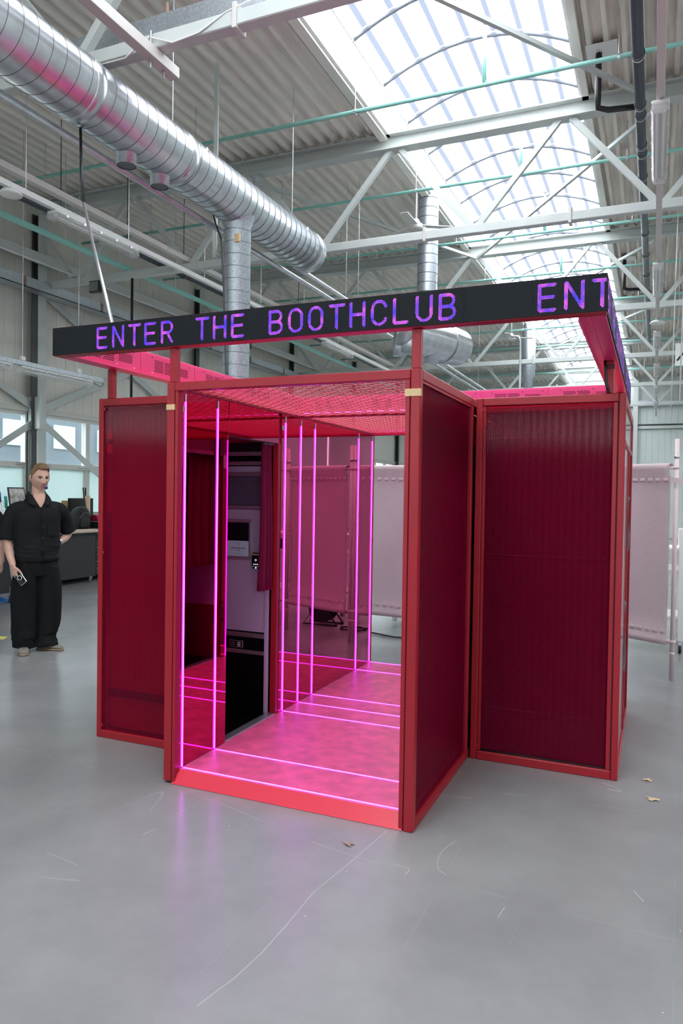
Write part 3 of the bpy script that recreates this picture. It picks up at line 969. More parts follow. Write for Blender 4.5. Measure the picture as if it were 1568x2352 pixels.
# portal: outer posts, inner jambs, header and sill bars (front; the rear is the same turned round)
both(bar(0, .048, 0, .045, .012, HB, name='post'))
both(bar(W1 - .048, W1, 0, .045, 0, HB, name='post'))
both(bar(.052, .07, .004, .05, .014, 2.157, name='door_jamb', b=.002))
both(bar(W1 - .074, W1 - .052, .004, .05, .010, 2.157, name='door_jamb', b=.002))
both(bar(.049, W1 - .049, .001, .045, 2.157, HB - .001, name='header'))
both(MB().box(.046, .054, .01, .04, .02, 2.15).box(W1 - .054, W1 - .046, .01, .04, .02, 2.15).build('shadow_gap', M_GAP, booth))
both(MB().bbox(.015, .062, .01, .045, 0, .014, .003).build('levelling_foot', M_BLACK, booth))
# long bars of the two side walls
both(bar(W1 - .046, W1, .046, D1 - .046, HB - .05, HB, name='side_rail'))
both(bar(W1 - .046, W1, .046, D1 - .046, 0, .045, name='side_rail'))
both(bar(W1 - .046, W1, 1.07, 1.108, .046, HB - .05, name='post'))
# corrugated polycarbonate
def poly(p0, p1, z0, z1, nrm, pitch=.010, amp=.0015, m=M_POLY, name='polycarbonate_sheet'):
    p0, p1, nrm = Vector(p0), Vector(p1), Vector(nrm)
    L = (p1 - p0).length
    n = max(4, round(L / pitch) * 4)
    vs = []
    for i in range(n + 1):
        p = p0.lerp(p1, i / n) + nrm * amp * sin(2 * pi * (i / n) * round(L / pitch)) * (1 + .5 * sin(i * .37))
        vs += [(p.x, p.y, z0), (p.x, p.y, z1)]
    mb = MB().add(vs, [(2 * i, 2 * i + 2, 2 * i + 3, 2 * i + 1) for i in range(n)])
    return mb.build(name, m, booth, True)


def inset(p0, p1, z0, z1, nrm, wdt=.012):
    """thin glazing bead round a sheet"""
    p0, p1 = Vector(p0), Vector(p1)
    d = (p1 - p0).normalized()
    mb = MB()
    for a in (p0 + d * wdt / 2, p1 - d * wdt / 2):
        mb.beam((a.x, a.y, z0), (a.x, a.y, z1), wdt, .014, nrm)
    for z in (z0 + wdt / 2, z1 - wdt / 2):
        mb.beam((p0.x, p0.y, z), (p1.x, p1.y, z), wdt, .014, nrm)
    return mb


both(poly((W1 - .018, .05, 0), (W1 - .018, 1.07, 0), .045, HB - .05, (1, 0, 0)))
both(inset((W1 - .012, .046, 0), (W1 - .012, 1.07, 0), .045, HB - .05, (1, 0, 0)).build('glazing_bead', M_RED, booth))
for (ya, yb, za) in ((.06, 1.83, .05), (2.503, D1 - .06, .05), (1.83, 2.503, 1.955)):
    both(MB().box(1.385, 1.390, ya, yb, za, 2.15).build('inner_board', M_INNER, booth))

# wings: the right one; the left one is its half-turn
WX, WY0, WY1 = 2.303, 1.111, 2.593
both(bar(W1 + .012, W1 + .052, WY0, WY0 + .045, 0, HB, name='post'))
both(bar(WX - .037, WX, WY0, WY0 + .045, 0, HB, name='post'))
both(bar(W1 + .053, WX - .038, WY0, WY0 + .045, HB - .048, HB, name='top_rail'))
both(bar(W1 + .053, WX - .038, WY0, WY0 + .045, 0.0, .052, name='bottom_rail'))
both(bar(W1 + .054, W1 + .071, WY0 + .008, WY0 + .04, .053, HB - .05, name='glazing_bar', b=.002))
both(bar(WX - .066, WX - .041, WY0 + .008, WY0 + .04, .053, HB - .05, name='glazing_bar', b=.002))
both(MB().box(WX - .042, WX - .036, WY0 + .004, WY0 + .04, .06, HB - .05).build('shadow_gap', M_GAP, booth))
for z in (.085, 1.21, HB - .07):
    o = MB().lathe([(.011, 0), (.011, .004), (.005, .004), (.005, .002)], (W1 + .0625, WY0 + .008, z), (0, -1, 0), 12).build('screw', M_RED, booth)
    spin(o)
    # the front face of the left wing has its screws on the same outer side
    MB().lathe([(.011, 0), (.011, .004), (.005, .004), (.005, .002)], (-.815, .437, z), (0, -1, 0), 12).build('screw', M_RED, booth)
both(poly((W1 + .07, WY0 + .028, 0), (WX - .066, WY0 + .028, 0), .05, HB - .048, (0, 1, 0)))
both(poly((W1 + .05, WY1 - .018, 0), (WX - .04, WY1 - .018, 0), .05, HB - .048, (0, 1, 0)))
# the rear rails and side frame of the wing
both(bar(WX - .037, WX, WY1 - .045, WY1, 0, HB, name='post'))
both(bar(W1 + .012, W1 + .052, WY1 - .045, WY1, 0, HB, name='post'))
both(bar(W1 + .053, WX - .038, WY1 - .045, WY1, HB - .048, HB, name='top_rail'))
both(bar(W1 + .053, WX - .038, WY1 - .045, WY1, 0, .05, name='bottom_rail'))
for za, zb in ((HB - .048, HB), (0, .05), (1.92, 1.95)):
    both(bar(WX - .037, WX, WY0 + .046, WY1 - .046, za, zb, name='side_rail'))
both(bar(WX - .037, WX, 1.97, 2.01, .051, 1.92, name='side_mullion'))
MB().box(WX - .016, WX - .010, WY0 + .046, 1.97, .051, 1.92).build('side_panel', M_SIDE, booth)
MB().box(WX - .016, WX - .010, 2.01, WY1 - .046, .051, 1.92).build('side_panel', M_POLY, booth)
MB().box(WX - .016, WX - .010, WY0 + .046, WY1 - .046, 1.951, HB - .05).build('side_panel', M_SIDE, booth)
poly((-.855 + .018, .437 + .046, 0), (-.855 + .018, 1.92 - .046, 0), .05, HB - .05, (1, 0, 0))
# strips of masking paper still clinging to the right side
for (y, z0, z1) in ((1.75, 1.28, 1.62), (1.55, .55, .98)):
    def pp(u, v, y=y, z0=z0, z1=z1):
        return (WX + .002 + .018 * u * abs(sin(3 * v + 1)), y - .09 * u - .02 * sin(7 * v), z0 + (z1 - z0) * v)
    MB().sheet(pp, 3, 6).build('masking_paper', M_PAPER, booth)
# boards and rails behind the polycarbonate: right wing, left wing (half-turn)
both(MB().box(W1 + .06, WX - .045, WY0 + .12, WY0 + .13, .06, 1.895).build('inner_board', M_INNER, booth))
both(MB().bbox(W1 + .06, WX - .045, WY0 + .05, WY0 + .075, 1.225, 1.256, .002).build('inner_rail', M_GAP, booth))
both(MB().bbox(W1 + .06, WX - .045, WY0 + .05, WY0 + .075, .269, .316, .002).build('inner_rail', M_GAP, booth))
MB().box(-.80, -.02, .50, .51, .06, 1.895).build('inner_board', M_INNER, booth)
MB().bbox(-.80, -.02, .47, .49, .269, .316, .002).build('inner_rail', M_GAP, booth)
# niches: dark floor, added shade board, side walls
both(MB().box(-.84, .008, .52, 1.90, .0, .062).build('niche_floor', M_BLACKGLOSS, booth))
both(MB().box(-.82, .03, .52, .53, .56, 2.15).build('niche_wall', M_LILAC, booth))
both(MB().box(-.82, .03, .515, .53, .065, .555).build('niche_bench_front', M_CURTAIN, booth))
both(MB().box(-.835, -.002, .46, 1.78, 2.135, 2.15).build('added_shade_board', M_INNER, booth))  # board added over the wings to keep skylight out of the niches
both(MB().bbox(.0, .066, .530, 1.168, .055, .078, .003).build('niche_sill', M_ALU, booth))

# deck, ramp
MB().bbox(.062, W1 - .062, .052, D1 - .052, 0.02, ZF, .002).build('booth_floor', M_LINO, booth)
rp = MB()
for f in (0, 1):
    g = (lambda y: y) if f == 0 else (lambda y: D1 - y)
    rp = MB().add([(.050, g(0.002), 0.002), (W1 - .056, g(.002), .002), (W1 - .062, g(.05), ZF + .001), (.078, g(.05), ZF + .001),
                   (.05, g(.05), .002), (W1 - .056, g(.05), .002)],
                  [(0, 1, 2, 3), (0, 3, 4), (1, 5, 2), (4, 3, 2, 5), (0, 4, 5, 1)] if f == 0 else [(3, 2, 1, 0), (4, 3, 0), (2, 5, 1), (5, 2, 3, 4), (1, 5, 4, 0)])
    rp.build('kick_ramp', mat('scarlet_ramp', (0.80, 0.05, 0.085), 0.26) if f == 0 else MATS['scarlet_ramp'], booth)
# tinted mirrors on both sides
def mirror(y0, y1, z0, z1):
    both(MB().bbox(.050, .068, y0, y1, z0, z1, .0015).build('mirror_panel', M_MIRROR, booth))


mirror(.052, .524, ZF + .002, 2.165)
mirror(.529, 1.168, 1.955, 2.165)
mirror(1.21, D1 - .05, ZF + .002, 2.165)
both(MB().box(.049, .055, .524, .529, ZF, 2.165).build('mirror_joint', M_GAP, booth))
both(bar(.02, .066, 1.170, 1.208, ZF, 1.955, name='niche_post', b=.003))
both(bar(.012, .06, .5245, .5285, ZF, 1.955, name='mirror_edge', b=.0005))
both(bar(-.02, .012, 1.150, 1.168, ZF, 1.93, MATS['lilac_white_panel'], 'machine_trim'))
# violet light strips: walls, floor, and above the ceiling mesh
LY = (.075, .40, 1.265, 1.508, 1.748, 2.642, 2.975)
RY = (.075, .40, 1.282, 1.522, 1.792, 2.585, 2.955)
for yl, yr in zip(LY, RY):
    for xa, sx, y in ((.068, 1, yl), (W1 - .068, -1, yr)):
        xs = sorted((xa, xa + sx * .0065))
        MB().bbox(xs[0], xs[1], y - .0055, y + .0055, ZF + .004, 2.105, .002).build('light_strip', M_LED, booth)
        MB().bbox(xs[0], xs[1], y - .0055, y + .0055, 2.105, 2.15, .002).build('strip_end', M_LEDOFF, booth)
    MB().bbox(.080, W1 - .080, yl - .0045, yl + .0045, ZF - .01, ZF + .0025, .001).build('floor_strip', M_LED, booth)
    if yl in (.075, 1.508, 2.975):
        MB().bbox(.09, W1 - .09, yl - .006, yl + .006, 2.190, 2.200, .001).build('ceiling_strip', M_LED, booth)
# tape that holds strips and posts
MB().bbox(-.002, .052, -.0025, .02, 2.055, 2.085, .0006).build('tape', M_TAPE, booth)
MB().bbox(.0685, .073, .052, .072, 2.05, 2.08, .0006).build('tape', M_CLEARTAPE, booth)
MB().bbox(.0685, .071, 1.212, 1.255, 2.05, 2.085, .0006).build('tape', M_CLEARTAPE, booth)
MB().bbox(W1 - .076, W1 + .003, -.0025, .02, 2.075, 2.11, .0006).build('tape', M_TAPE, booth)
# paper squares on the right-hand mirrors, seen reflected on the left
for (y, wq, za, zb) in ((1.845, .036, 1.83, 2.01), (2.548, .026, 1.84, 1.96)):
    MB().bbox(W1 - .0705, W1 - .0685, y - wq, y + wq, za, zb, .0005).build('paper_square', M_PAPER, booth)

# ceiling of expanded metal with its angle frame
both(bar(.046, .075, .05, D1 - .05, 2.165, 2.20, name='ceiling_angle', b=.002))
bar(.076, W1 - .076, 1.50, 1.53, 2.165, 2.195, name='ceiling_cross_bar', b=.002)
em = MB()
cw, ch = .080, .040
nx, ny = int((W1 - .152) / cw), int((D1 - .12) / ch)
zt = 2.178
for j in range(ny):
    yj = .06 + ch * j
    for i in range(nx + 1):
        xo = .076 + cw * i - (cw / 2 if j % 2 else 0)
        for (xa, ya, xb, yb) in ((xo, yj, xo + cw / 2, yj + ch), (xo + cw, yj, xo + cw / 2, yj + ch)):
            if min(xa, xb) < .07 or max(xa, xb) > W1 - .07:
                continue
            # each strand is a slanted ribbon, wider at the knuckles
            em.add([(xa, ya - .0055, zt - .0024), (xb, yb - .0055, zt - .0024), (xb, yb + .0055, zt + .0024), (xa, ya + .0055, zt + .0024)], [(0, 1, 2, 3)])
o = em.build('expanded_metal_mesh', M_MESH, booth, kind='stuff')
md = o.modifiers.new('thick', 'SOLIDIFY')
md.thickness = .0016

# sign posts standing on the frames
SGZ0, SGZ1 = 2.392, 2.556
for (x, y) in ((.014, .004), (W1 - .046, .004), (-.80, .445), (2.192, 1.118), (2.192, 2.45), (-.80, 1.75), (.72, D1 - .045)):
    MB().bbox(x, x + .043, y, y + .04, HB, SGZ0 - .001, .003).build('sign_post', M_RED, booth)
MB().path([(2.21, 1.10, HB + .002), (2.195, 1.11, 2.26), (2.19, 1.112, 2.34), (2.185, 1.12, 2.40)], .008, 6).build('sign_cable', M_BLACK, booth, True)
MB().bbox(2.188, 2.239, 1.114, 1.162, 2.345, 2.353, .001).bbox(2.188, 2.239, 1.114, 1.162, 2.36, 2.368, .001).build('cable_tie', M_BLACK, booth)

# ================================================================== photo machines in the niches
def once(name, *a, **k):
    return MATS[name] if name in MATS else mat(name, *a, **k)


def machine(loc, label):
    """faces -y, 0.82 wide, origin at the right front base corner"""
    t = thing('photo_machine', loc, label, 'photo machine', 'photo machines in the booth niches')
    X, Y, Z = loc
    B = lambda x0, x1, y0, y1, z0, z1, b=.003: MB().bbox(X + x0, X + x1, Y + y0, Y + y1, Z + z0, Z + z1, b)
    B(-.82, 0, .012, .68, .0, 1.90).build('cabinet', M_BLACK, t)
    B(-.82, 0, 0, .012, .01, .405).build('lower_door', M_BLACKGLOSS, t)
    B(-.82, 0, -.006, .011, .407, .435).build('metal_trim', M_ALU, t)
    B(-.82, 0, 0, .012, .437, .523).build('instruction_band', M_BLACKGLOSS, t)
    B(-.82, 0, -.006, .011, .525, .556).build('metal_trim', M_ALU, t)
    B(-.82, 0, 0, .012, .568, 1.43).build('front_panel', M_LILAC, t)
    pl = B(-.302, -.190, -.003, .0, .446, .497, .001).build('instruction_plate', M_ALU, t)
    B(-.298, -.194, -.0045, -.003, .450, .493, .0008).build('plate_face', M_BLACK, pl)
    for q in range(3):
        B(-.234, -.208, -.006, -.0045, .455 + q * .012, .462 + q * .012, .0005).build('plate_key', M_PAPER, pl)
    red = once('faded_red_print', (.35, .1, .12), .6)
    B(-.282, -.258, -.006, -.0045, .475, .484, .0005).build('plate_emblem', red, pl)
    B(-.288, -.250, -.006, -.0045, .462, .467, .0005).build('plate_emblem', red, pl)
    B(-.82, 0, -.008, .011, 1.432, 1.457).build('metal_trim', M_ALU, t)
    gp = B(-.82, 0, .002, .012, 1.458, 1.662).build('diamond_window', once('smoked_diamond_glass', (.13, .10, .15), .18), t)
    mb = MB()
    for q in range(-6, 40):
        for sgn in (1, -1):
            a = -.82 + q * .028
            zA, zB = 1.460, 1.660
            b_ = a + sgn * (zB - zA) * .62
            if min(a, b_) < -.82 or max(a, b_) > 0:
                continue
            mb.beam((X + a, Y + .0015, Z + zA), (X + b_, Y + .0015, Z + zB), .0012, .001, (0, 1, 0))
    mb.build('diamond_lines', M_BLACK, gp, kind='stuff')
    B(-.82, 0, -.008, .011, 1.663, 1.690).build('metal_trim', M_ALU, t)
    B(-.82, 0, 0, .012, 1.691, 1.734).build('front_panel', M_LILAC, t)
    B(-.82, 0, -.008, .011, 1.742, 1.768).build('metal_trim', M_ALU, t)
    B(-.82, 0, .004, .012, 1.769, 1.806).build('black_slot', M_BLACKGLOSS, t)
    B(-.82, 0, -.008, .011, 1.807, 1.836).build('metal_trim', M_ALU, t)
    x0, x1, z0, z1 = -.346, -.128, 1.074, 1.357
    for (a, b_, c, d_) in ((x0, x1, z0, z0 + .021), (x0, x1, z1 - .021, z1), (x0, x0 + .021, z0 + .021, z1 - .021), (x1 - .021, x1, z0 + .021, z1 - .021)):
        B(a, b_, -.014, -.0005, c, d_).build('screen_frame', M_ALU, t)
    B(x0 + .021, x1 - .021, -.005, -.0005, z0 + .021, z1 - .021, .001).build('screen', M_BLACKGLOSS, t)
    nt = B(x0 + .022, x1 - .0215, -.0075, -.005, z0 + .022, z0 + .132, .0005).build('paper_notice', once('pale_blue_paper', (.56, .70, .80), .8), t)
    cx = -.237
    text('SWIPE YOUR CARD', (X + cx, Y - .0078, Z + 1.150), .0132, 'notice_lettering', M_BLACK, nt, align='CENTER', font_bold=.00035)
    for k, (zz, ww) in enumerate(((1.142, .045), (1.134, .038), (1.112, .055), (1.190, .042), (1.182, .026), (1.172, .02))):
        MB().bbox(X + cx - ww / 2, X + cx + ww / 2, Y - .0081, Y - .0076, Z + zz, Z + zz + .0022, .0002).build('print_line', M_SEAM, nt)
    ct = B(-.114, -.039, -.030, -.0005, 1.018, 1.128, .008).build('card_reader', M_BLACK, t)
    B(-.109, -.044, -.032, -.030, 1.030, 1.120, .001).build('reader_face', M_TAPE, ct)
    B(-.108, -.045, -.033, -.0315, 1.037, 1.112, .001).build('reader_screen', M_BLACKGLOSS, ct)
    wh = once('screen_white', (.8, .8, .85), .5, emit=(.8, .82, .9), estr=.5)
    MB().lathe([(.005, 0), (.0075, .0), (.0075, .001), (.005, .001)], (X - .077, Y - .033, Z + 1.078), (0, -1, 0), 16, cap=False).build('contactless_mark', wh, ct)
    for q in range(3):
        B(-.096 + q * .014, -.086 + q * .014, -.0345, -.033, 1.046, 1.0515, .0004).build('reader_text', wh, ct)
    MB().lathe([(.006, 0), (.005, .003)], (X - .077, Y - .030, Z + 1.024), (0, -1, 0), 10).build('reader_lamp', once('blue_lamp', (.1, .2, .9), .4, emit=(.05, .2, 1), estr=3), ct)
    gr = B(-.82, -.06, .03, .035, 1.845, 1.95).build('top_grille', M_INNER, t)
    for q in range(28):
        B(-.80 + q * .026, -.788 + q * .026, .024, .03, 1.847, 1.948, .001).build('grille_rib', M_INNER, gr)
    return t


def text(s, loc, size, name, m, parent, align='LEFT', font_bold=0.0, rot=(radians(90), 0, 0)):
    cu = bpy.data.curves.new('t', 'FONT')
    cu.body = s
    cu.size = size
    cu.align_x = align
    cu.extrude = 0.0002
    cu.offset = font_bold
    o = bpy.data.objects.new('t', cu)
    COL.objects.link(o)
    me = bpy.data.meshes.new_from_object(o.evaluated_get(bpy.context.evaluated_depsgraph_get()))
    bpy.data.objects.remove(o)
    me.transform(Matrix.Translation(Vector(loc) - ORG[parent.as_pointer()]) @ __import__('mathutils').Euler(rot).to_matrix().to_4x4())
    me.materials.clear()
    me.materials.append(m)
    return link(name, me, parent)


m1 = machine((-.005, 1.165, .065), 'lilac and black photo machine with paper notice in the left niche')
m2 = copy_tree(m1, (W1 + .005, D1 - 1.165, .065), pi, 'photo machine in the right niche, seen in the left mirror')


# curtains on rods
def curtain(loc, label, wd=.105, off=0.0):
    X, Y = loc
    t = thing('curtain', (X, Y, 1.0), label, 'curtain')

    def f(u, v):
        z = 1.945 - 1.0 * (1 - v)
        k = 1.0 + (.35 if wd < .2 else .08) * (1 - v)
        return (X + .022 * sin(u * 6 * pi + .4) * (.6 + .5 * (1 - v)) - .01, Y - off - wd * k * u + .01 * sin(5 * v), z)
    o = MB().sheet(f, 48, 12).build('curtain_cloth', M_CURTAIN, t, True)
    md = o.modifiers.new('thick', 'SOLIDIFY')
    md.thickness = .003
    MB().path([(X, Y + .02, 1.958), (X, Y - .61, 1.958)], .0085, 10).build('curtain_rod', M_BLACK, t, True)
    for i in range(6):
        a = Y - off - .01 - wd * i / 5
        MB().path([(X + .013 * cos(q * pi / 5), a, 1.955 + .015 * sin(q * pi / 5)) for q in range(11)], .002, 5).build('curtain_ring', M_ALU, t, True)
    MB().lathe([(.016, 0), (.016, .008)], (X, Y + .012, 1.958), (0, 1, 0), 12).build('rod_end', M_ALU, t)
    return t


c1 = curtain((.028, 1.145), 'plum curtain pushed aside at the left niche of the booth')
c2 = curtain((W1 - .028, D1 - 1.145), 'plum curtain of the right niche, seen in the left mirror', .38, .14)
c2.rotation_euler = (0, 0, pi)

# ================================================================== LED sign
SX0, SX1, SY0, SY1 = -.793, 2.260, -.030, 3.225
sign = thing('led_sign', (.733, 1.6, SGZ0), 'red four-sided LED text sign reading ENTER THE BOOTHCLUB above the booth', 'sign')
TH = .075
z0, z1 = SGZ0, SGZ1


def sbox(x0, x1, y0, y1, za, zb, name, m=M_RED, b=.003, par=None):
    return MB().bbox(x0, x1, y0, y1, za, zb, b).build(name, m, par or sign)


sbox(SX0, SX1, SY0 + .006, SY0 + TH, z0, z1, 'front_case')
sbox(SX0, SX1, SY1 - TH, SY1, z0, z1, 'rear_case', M_REDGLOW)
sbox(SX0 + .001, SX0 + TH, SY0 + TH, SY1 - TH, z0, z1, 'left_case', M_REDGLOW)
sbox(SX1 - TH, SX1 - .006, SY0 + TH, SY1 - TH, z0, z1, 'right_case', M_REDGLOW)
# angle ledge that carries the cases
sbox(SX0 + TH, SX0 + TH + .028, SY0 + TH, SY1 - TH, z0 - .001, z0 + .006, 'ledge', M_REDGLOW, .001)
sbox(SX1 - TH - .045, SX1 - TH, SY0 + TH, SY1 - TH, z0 - .001, z0 + .006, 'ledge', M_REDGLOW, .001)
sbox(SX0 + TH, SX1 - TH, SY1 - TH - .028, SY1 - TH, z0 - .001, z0 + .006, 'ledge', M_REDGLOW, .001)
sbox(SX1 - TH - .046, SX1 - TH - .042, SY0 + TH, SY1 - TH, z0 - .02, z0 + .03, 'ledge', M_REDGLOW, .001)
# perforated vents on the inner faces of left and rear cases
M_HOLE = mat('vent_hole', (.03, .004, .01), .9)


def vent(c, wd, ht, axis, nx_, nz_, fine=False):
    mb = MB()
    for a in range(nx_):
        for b_ in range(nz_):
            u = -wd / 2 + wd * (a + .5) / nx_ + (wd / nx_ * .25 if b_ % 2 else -wd / nx_ * .25)
            v = -ht / 2 + ht * (b_ + .5) / nz_
            sw, sh = wd / nx_ * .38, ht / nz_ * .30
            vs = []
            for (p, q) in ((-1, -.5), (-.5, -1), (.5, -1), (1, -.5), (1, .5), (.5, 1), (-.5, 1), (-1, .5)):
                if axis == 'x':
                    vs.append((c[0], c[1] + u + p * sw, c[2] + v + q * sh))
                else:
                    vs.append((c[0] + u + p * sw, c[1], c[2] + v + q * sh))
            mb.add(vs, [tuple(range(8))])
    mb.build('vent_slots', M_HOLE, sign, kind='stuff')


def case_covers(axis, lo, hi, n):
    L = (hi - lo) / n
    for i in range(n):
        c0 = lo + L * (i + .5)
        if axis == 'x':
            x = SX0 + TH
            sbox(x, x + .004, c0 - L / 2 + .002, c0 + L / 2 - .002, z0 + .012, z1 - .012, 'service_cover', M_REDGLOW, .001)
            P = lambda u: (x + .0046, c0 + u, (z0 + z1) / 2)
        else:
            y = SY1 - TH
            sbox(c0 - L / 2 + .002, c0 + L / 2 - .002, y - .004, y, z0 + .012, z1 - .012, 'service_cover', M_REDGLOW, .001)
            P = lambda u: (c0 + u, y - .0046, (z0 + z1) / 2)
        vent(P(-.115), .10, .085, axis, 6, 7)
        vent(P(.0), .10, .085, axis, 6, 7)
        vent(P(.16), .13, .06, axis, 12, 9)
        for u in (-.19, .075, .245):
            for v in (-.052, .052):
                p = Vector(P(u))
                MB().lathe([(.005, 0), (.004, .003)], p + Vector((0, 0, v)), (1, 0, 0) if axis == 'x' else (0, -1, 0), 8).build('cover_screw', M_PAPER if v < 0 else M_BLACK, sign)


case_covers('x', SY0 + TH, SY1 - TH, 5)
case_covers('y', SX0 + TH, SX1 - TH, 5)

# LED faces: black matrix with fine dots
M_LEDFACE = mat('led_matrix_black', (.016, .018, .022), .6, spec=.12)
_nt = M_LEDFACE.node_tree
_tc = _nt.nodes.new('ShaderNodeTexCoord')
_sp = _nt.nodes.new('ShaderNodeSeparateXYZ')
_nt.links.new(_tc.outputs['Object'], _sp.inputs[0])
PIT = .004
_h = math_node(_nt, 'ADD', _sp.outputs['X'], _sp.outputs['Y'])
_du = math_node(_nt, 'ABSOLUTE', math_node(_nt, 'SUBTRACT', math_node(_nt, 'FRACT', math_node(_nt, 'MULTIPLY', _h, 1 / PIT)), .5))
_dv = math_node(_nt, 'ABSOLUTE', math_node(_nt, 'SUBTRACT', math_node(_nt, 'FRACT', math_node(_nt, 'MULTIPLY', _sp.outputs['Z'], 1 / PIT)), .5))
_in = math_node(_nt, 'MULTIPLY', math_node(_nt, 'LESS_THAN', _du, .30), math_node(_nt, 'LESS_THAN', _dv, .30))
_mxn = _nt.nodes.new('ShaderNodeMix')
_mxn.data_type = 'RGBA'
_nt.links.new(_in, _mxn.inputs[0])
_mxn.inputs[6].default_value = (.006, .007, .009, 1)
_mxn.inputs[7].default_value = (.030, .034, .041, 1)
_nt.links.new(_mxn.outputs[2], _nt.nodes['Principled BSDF'].inputs['Base Color'])
nm = 10
for i in range(nm):
    a, b_ = SX0 + (SX1 - SX0) * i / nm, SX0 + (SX1 - SX0) * (i + 1) / nm
    MB().box(a + .0004, b_ - .0004, SY0, SY0 + .006, z0 + .003, z1 - .003).build('led_module', M_LEDFACE, sign)
    a, b_ = SY0 + .0001 + (SY1 - SY0) * i / nm, SY0 + (SY1 - SY0) * (i + 1) / nm
    MB().box(SX1 - .006, SX1, a + .0004, b_ - .0004, z0 + .003, z1 - .003).build('led_module', M_LEDFACE, sign)

# lettering as lit dots on a 4 mm grid, 31 rows high and 21 columns wide
def seg(p, q):
    return ('s', p, q)


def arc_(cx, cy, rx, ry, a0, a1):
    n = 14
    P = [(cx + rx * cos(radians(a0 + (a1 - a0) * i / n)), cy + ry * sin(radians(a0 + (a1 - a0) * i / n))) for i in range(n + 1)]
    return [seg(P[i], P[i + 1]) for i in range(n)]


LW, LH = 17.0, 27.0
GL = {
    'E': [seg((0, 0), (0, LH)), seg((0, 0), (15.5, 0)), seg((0, LH), (15.5, LH)), seg((0, 14), (14, 14))],
    'N': [seg((0, 0), (0, LH)), seg((LW, 0), (LW, LH)), seg((1, LH - 1), (LW - 1, 1))],
    'T': [seg((0, LH), (LW + 1, LH)), seg((9, 0), (9, LH))],
    'R': [seg((0, 0), (0, LH)), seg((0, LH), (9, LH)), seg((0, 12.5), (9, 12.5)), seg((8.5, 12.5), (16, 0))] + arc_(9, 19.75, 7, 7.25, -90, 90),
    'H': [seg((0, 0), (0, LH)), seg((LW, 0), (LW, LH)), seg((0, 14), (LW, 14))],
    'B': [seg((0, 0), (0, LH)), seg((0, LH), (9, LH)), seg((0, 14), (9, 14)), seg((0, 0), (9, 0))] + arc_(9, 20.5, 6.5, 6.5, -90, 90) + arc_(9, 7, 7.5, 7, -90, 90),
    'O': arc_(8.5, 18.5, 8.5, 8.5, 0, 180) + arc_(8.5, 8.5, 8.5, 8.5, 180, 360) + [seg((0, 8.5), (0, 18.5)), seg((17, 8.5), (17, 18.5))],
    'C': arc_(8.5, 18.5, 8.5, 8.5, 15, 180) + arc_(8.5, 8.5, 8.5, 8.5, 180, 345) + [seg((0, 8.5), (0, 18.5))],
    'L': [seg((0, 0), (0, LH)), seg((0, 0), (15.5, 0))],
    'U': [seg((0, 8.5), (0, LH)), seg((17, 8.5), (17, LH))] + arc_(8.5, 8.5, 8.5, 8.5, 180, 360),
}


def dots(ch):
    out = []
    for c in range(22):
        for r in range(31):
            px, py = c - 1.75 + .0, r - 1.75
            for _, p, q in GL[ch]:
                dx, dy = q[0] - p[0], q[1] - p[1]
                L2 = dx * dx + dy * dy
                t_ = max(0, min(1, ((px - p[0]) * dx + (py - p[1]) * dy) / L2)) if L2 else 0
                if (px - p[0] - t_ * dx) ** 2 + (py - p[1] - t_ * dy) ** 2 < 1.8 ** 2:
                    out.append((c, r))
                    break
    return out


M_DOT = mat('lit_violet_dots', (.02, .02, .02), .5)
_nt = M_DOT.node_tree
_tc = _nt.nodes.new('ShaderNodeTexCoord')
_n = _nt.nodes.new('ShaderNodeTexNoise')
_n.inputs['Scale'].default_value = 16
_n.inputs['Detail'].default_value = 3
_nt.links.new(_tc.outputs['Object'], _n.inputs['Vector'])
_rp = _nt.nodes.new('ShaderNodeValToRGB')
_rp.color_ramp.elements[0].position = .36
_rp.color_ramp.elements[0].color = (.08, .03, 1.0, 1)
_rp.color_ramp.elements[1].position = .66
_rp.color_ramp.elements[1].color = (.85, .12, .82, 1)
_e = _rp.color_ramp.elements.new(.50)
_e.color = (.30, .05, .90, 1)
_nt.links.new(_n.outputs['Fac'], _rp.inputs['Fac'])
_b = _nt.nodes['Principled BSDF']
_nt.links.new(_rp.outputs['Color'], _b.inputs['Emission Color'])
_b.inputs['Emission Strength'].default_value = 0.95

TXT = 'ENTER THE BOOTHCLUB' + '   '
ADV, S0, ZL = .1109, -.463, 2.411
msg = TXT * 3
for i, ch in enumerate(msg):
    if ch == ' ':
        continue
    fr_, sd = MB(), MB()
    hw = .00142
    for (c, r) in dots(ch):
        u = S0 + ADV * i + c * PIT
        zc = ZL + r * PIT
        ue = u - SX1                                      # distance past the corner
        if ue < -.003:
            fr_.add([(u - hw, SY0 - .0008, zc - hw), (u + hw, SY0 - .0008, zc - hw), (u + hw, SY0 - .0008, zc + hw), (u - hw, SY0 - .0008, zc + hw)], [(0, 1, 2, 3)])
        elif .003 < ue < SY1 - SY0 - .01:
            y = SY0 + ue
            sd.add([(SX1 + .0008, y - hw, zc - hw), (SX1 + .0008, y + hw, zc - hw), (SX1 + .0008, y + hw, zc + hw), (SX1 + .0008, y - hw, zc + hw)], [(0, 1, 2, 3)])
    if fr_.v:
        fr_.build('lit_letter', M_DOT, sign, kind='stuff')
    if sd.v:
        sd.build('lit_letter', M_DOT, sign, kind='stuff')
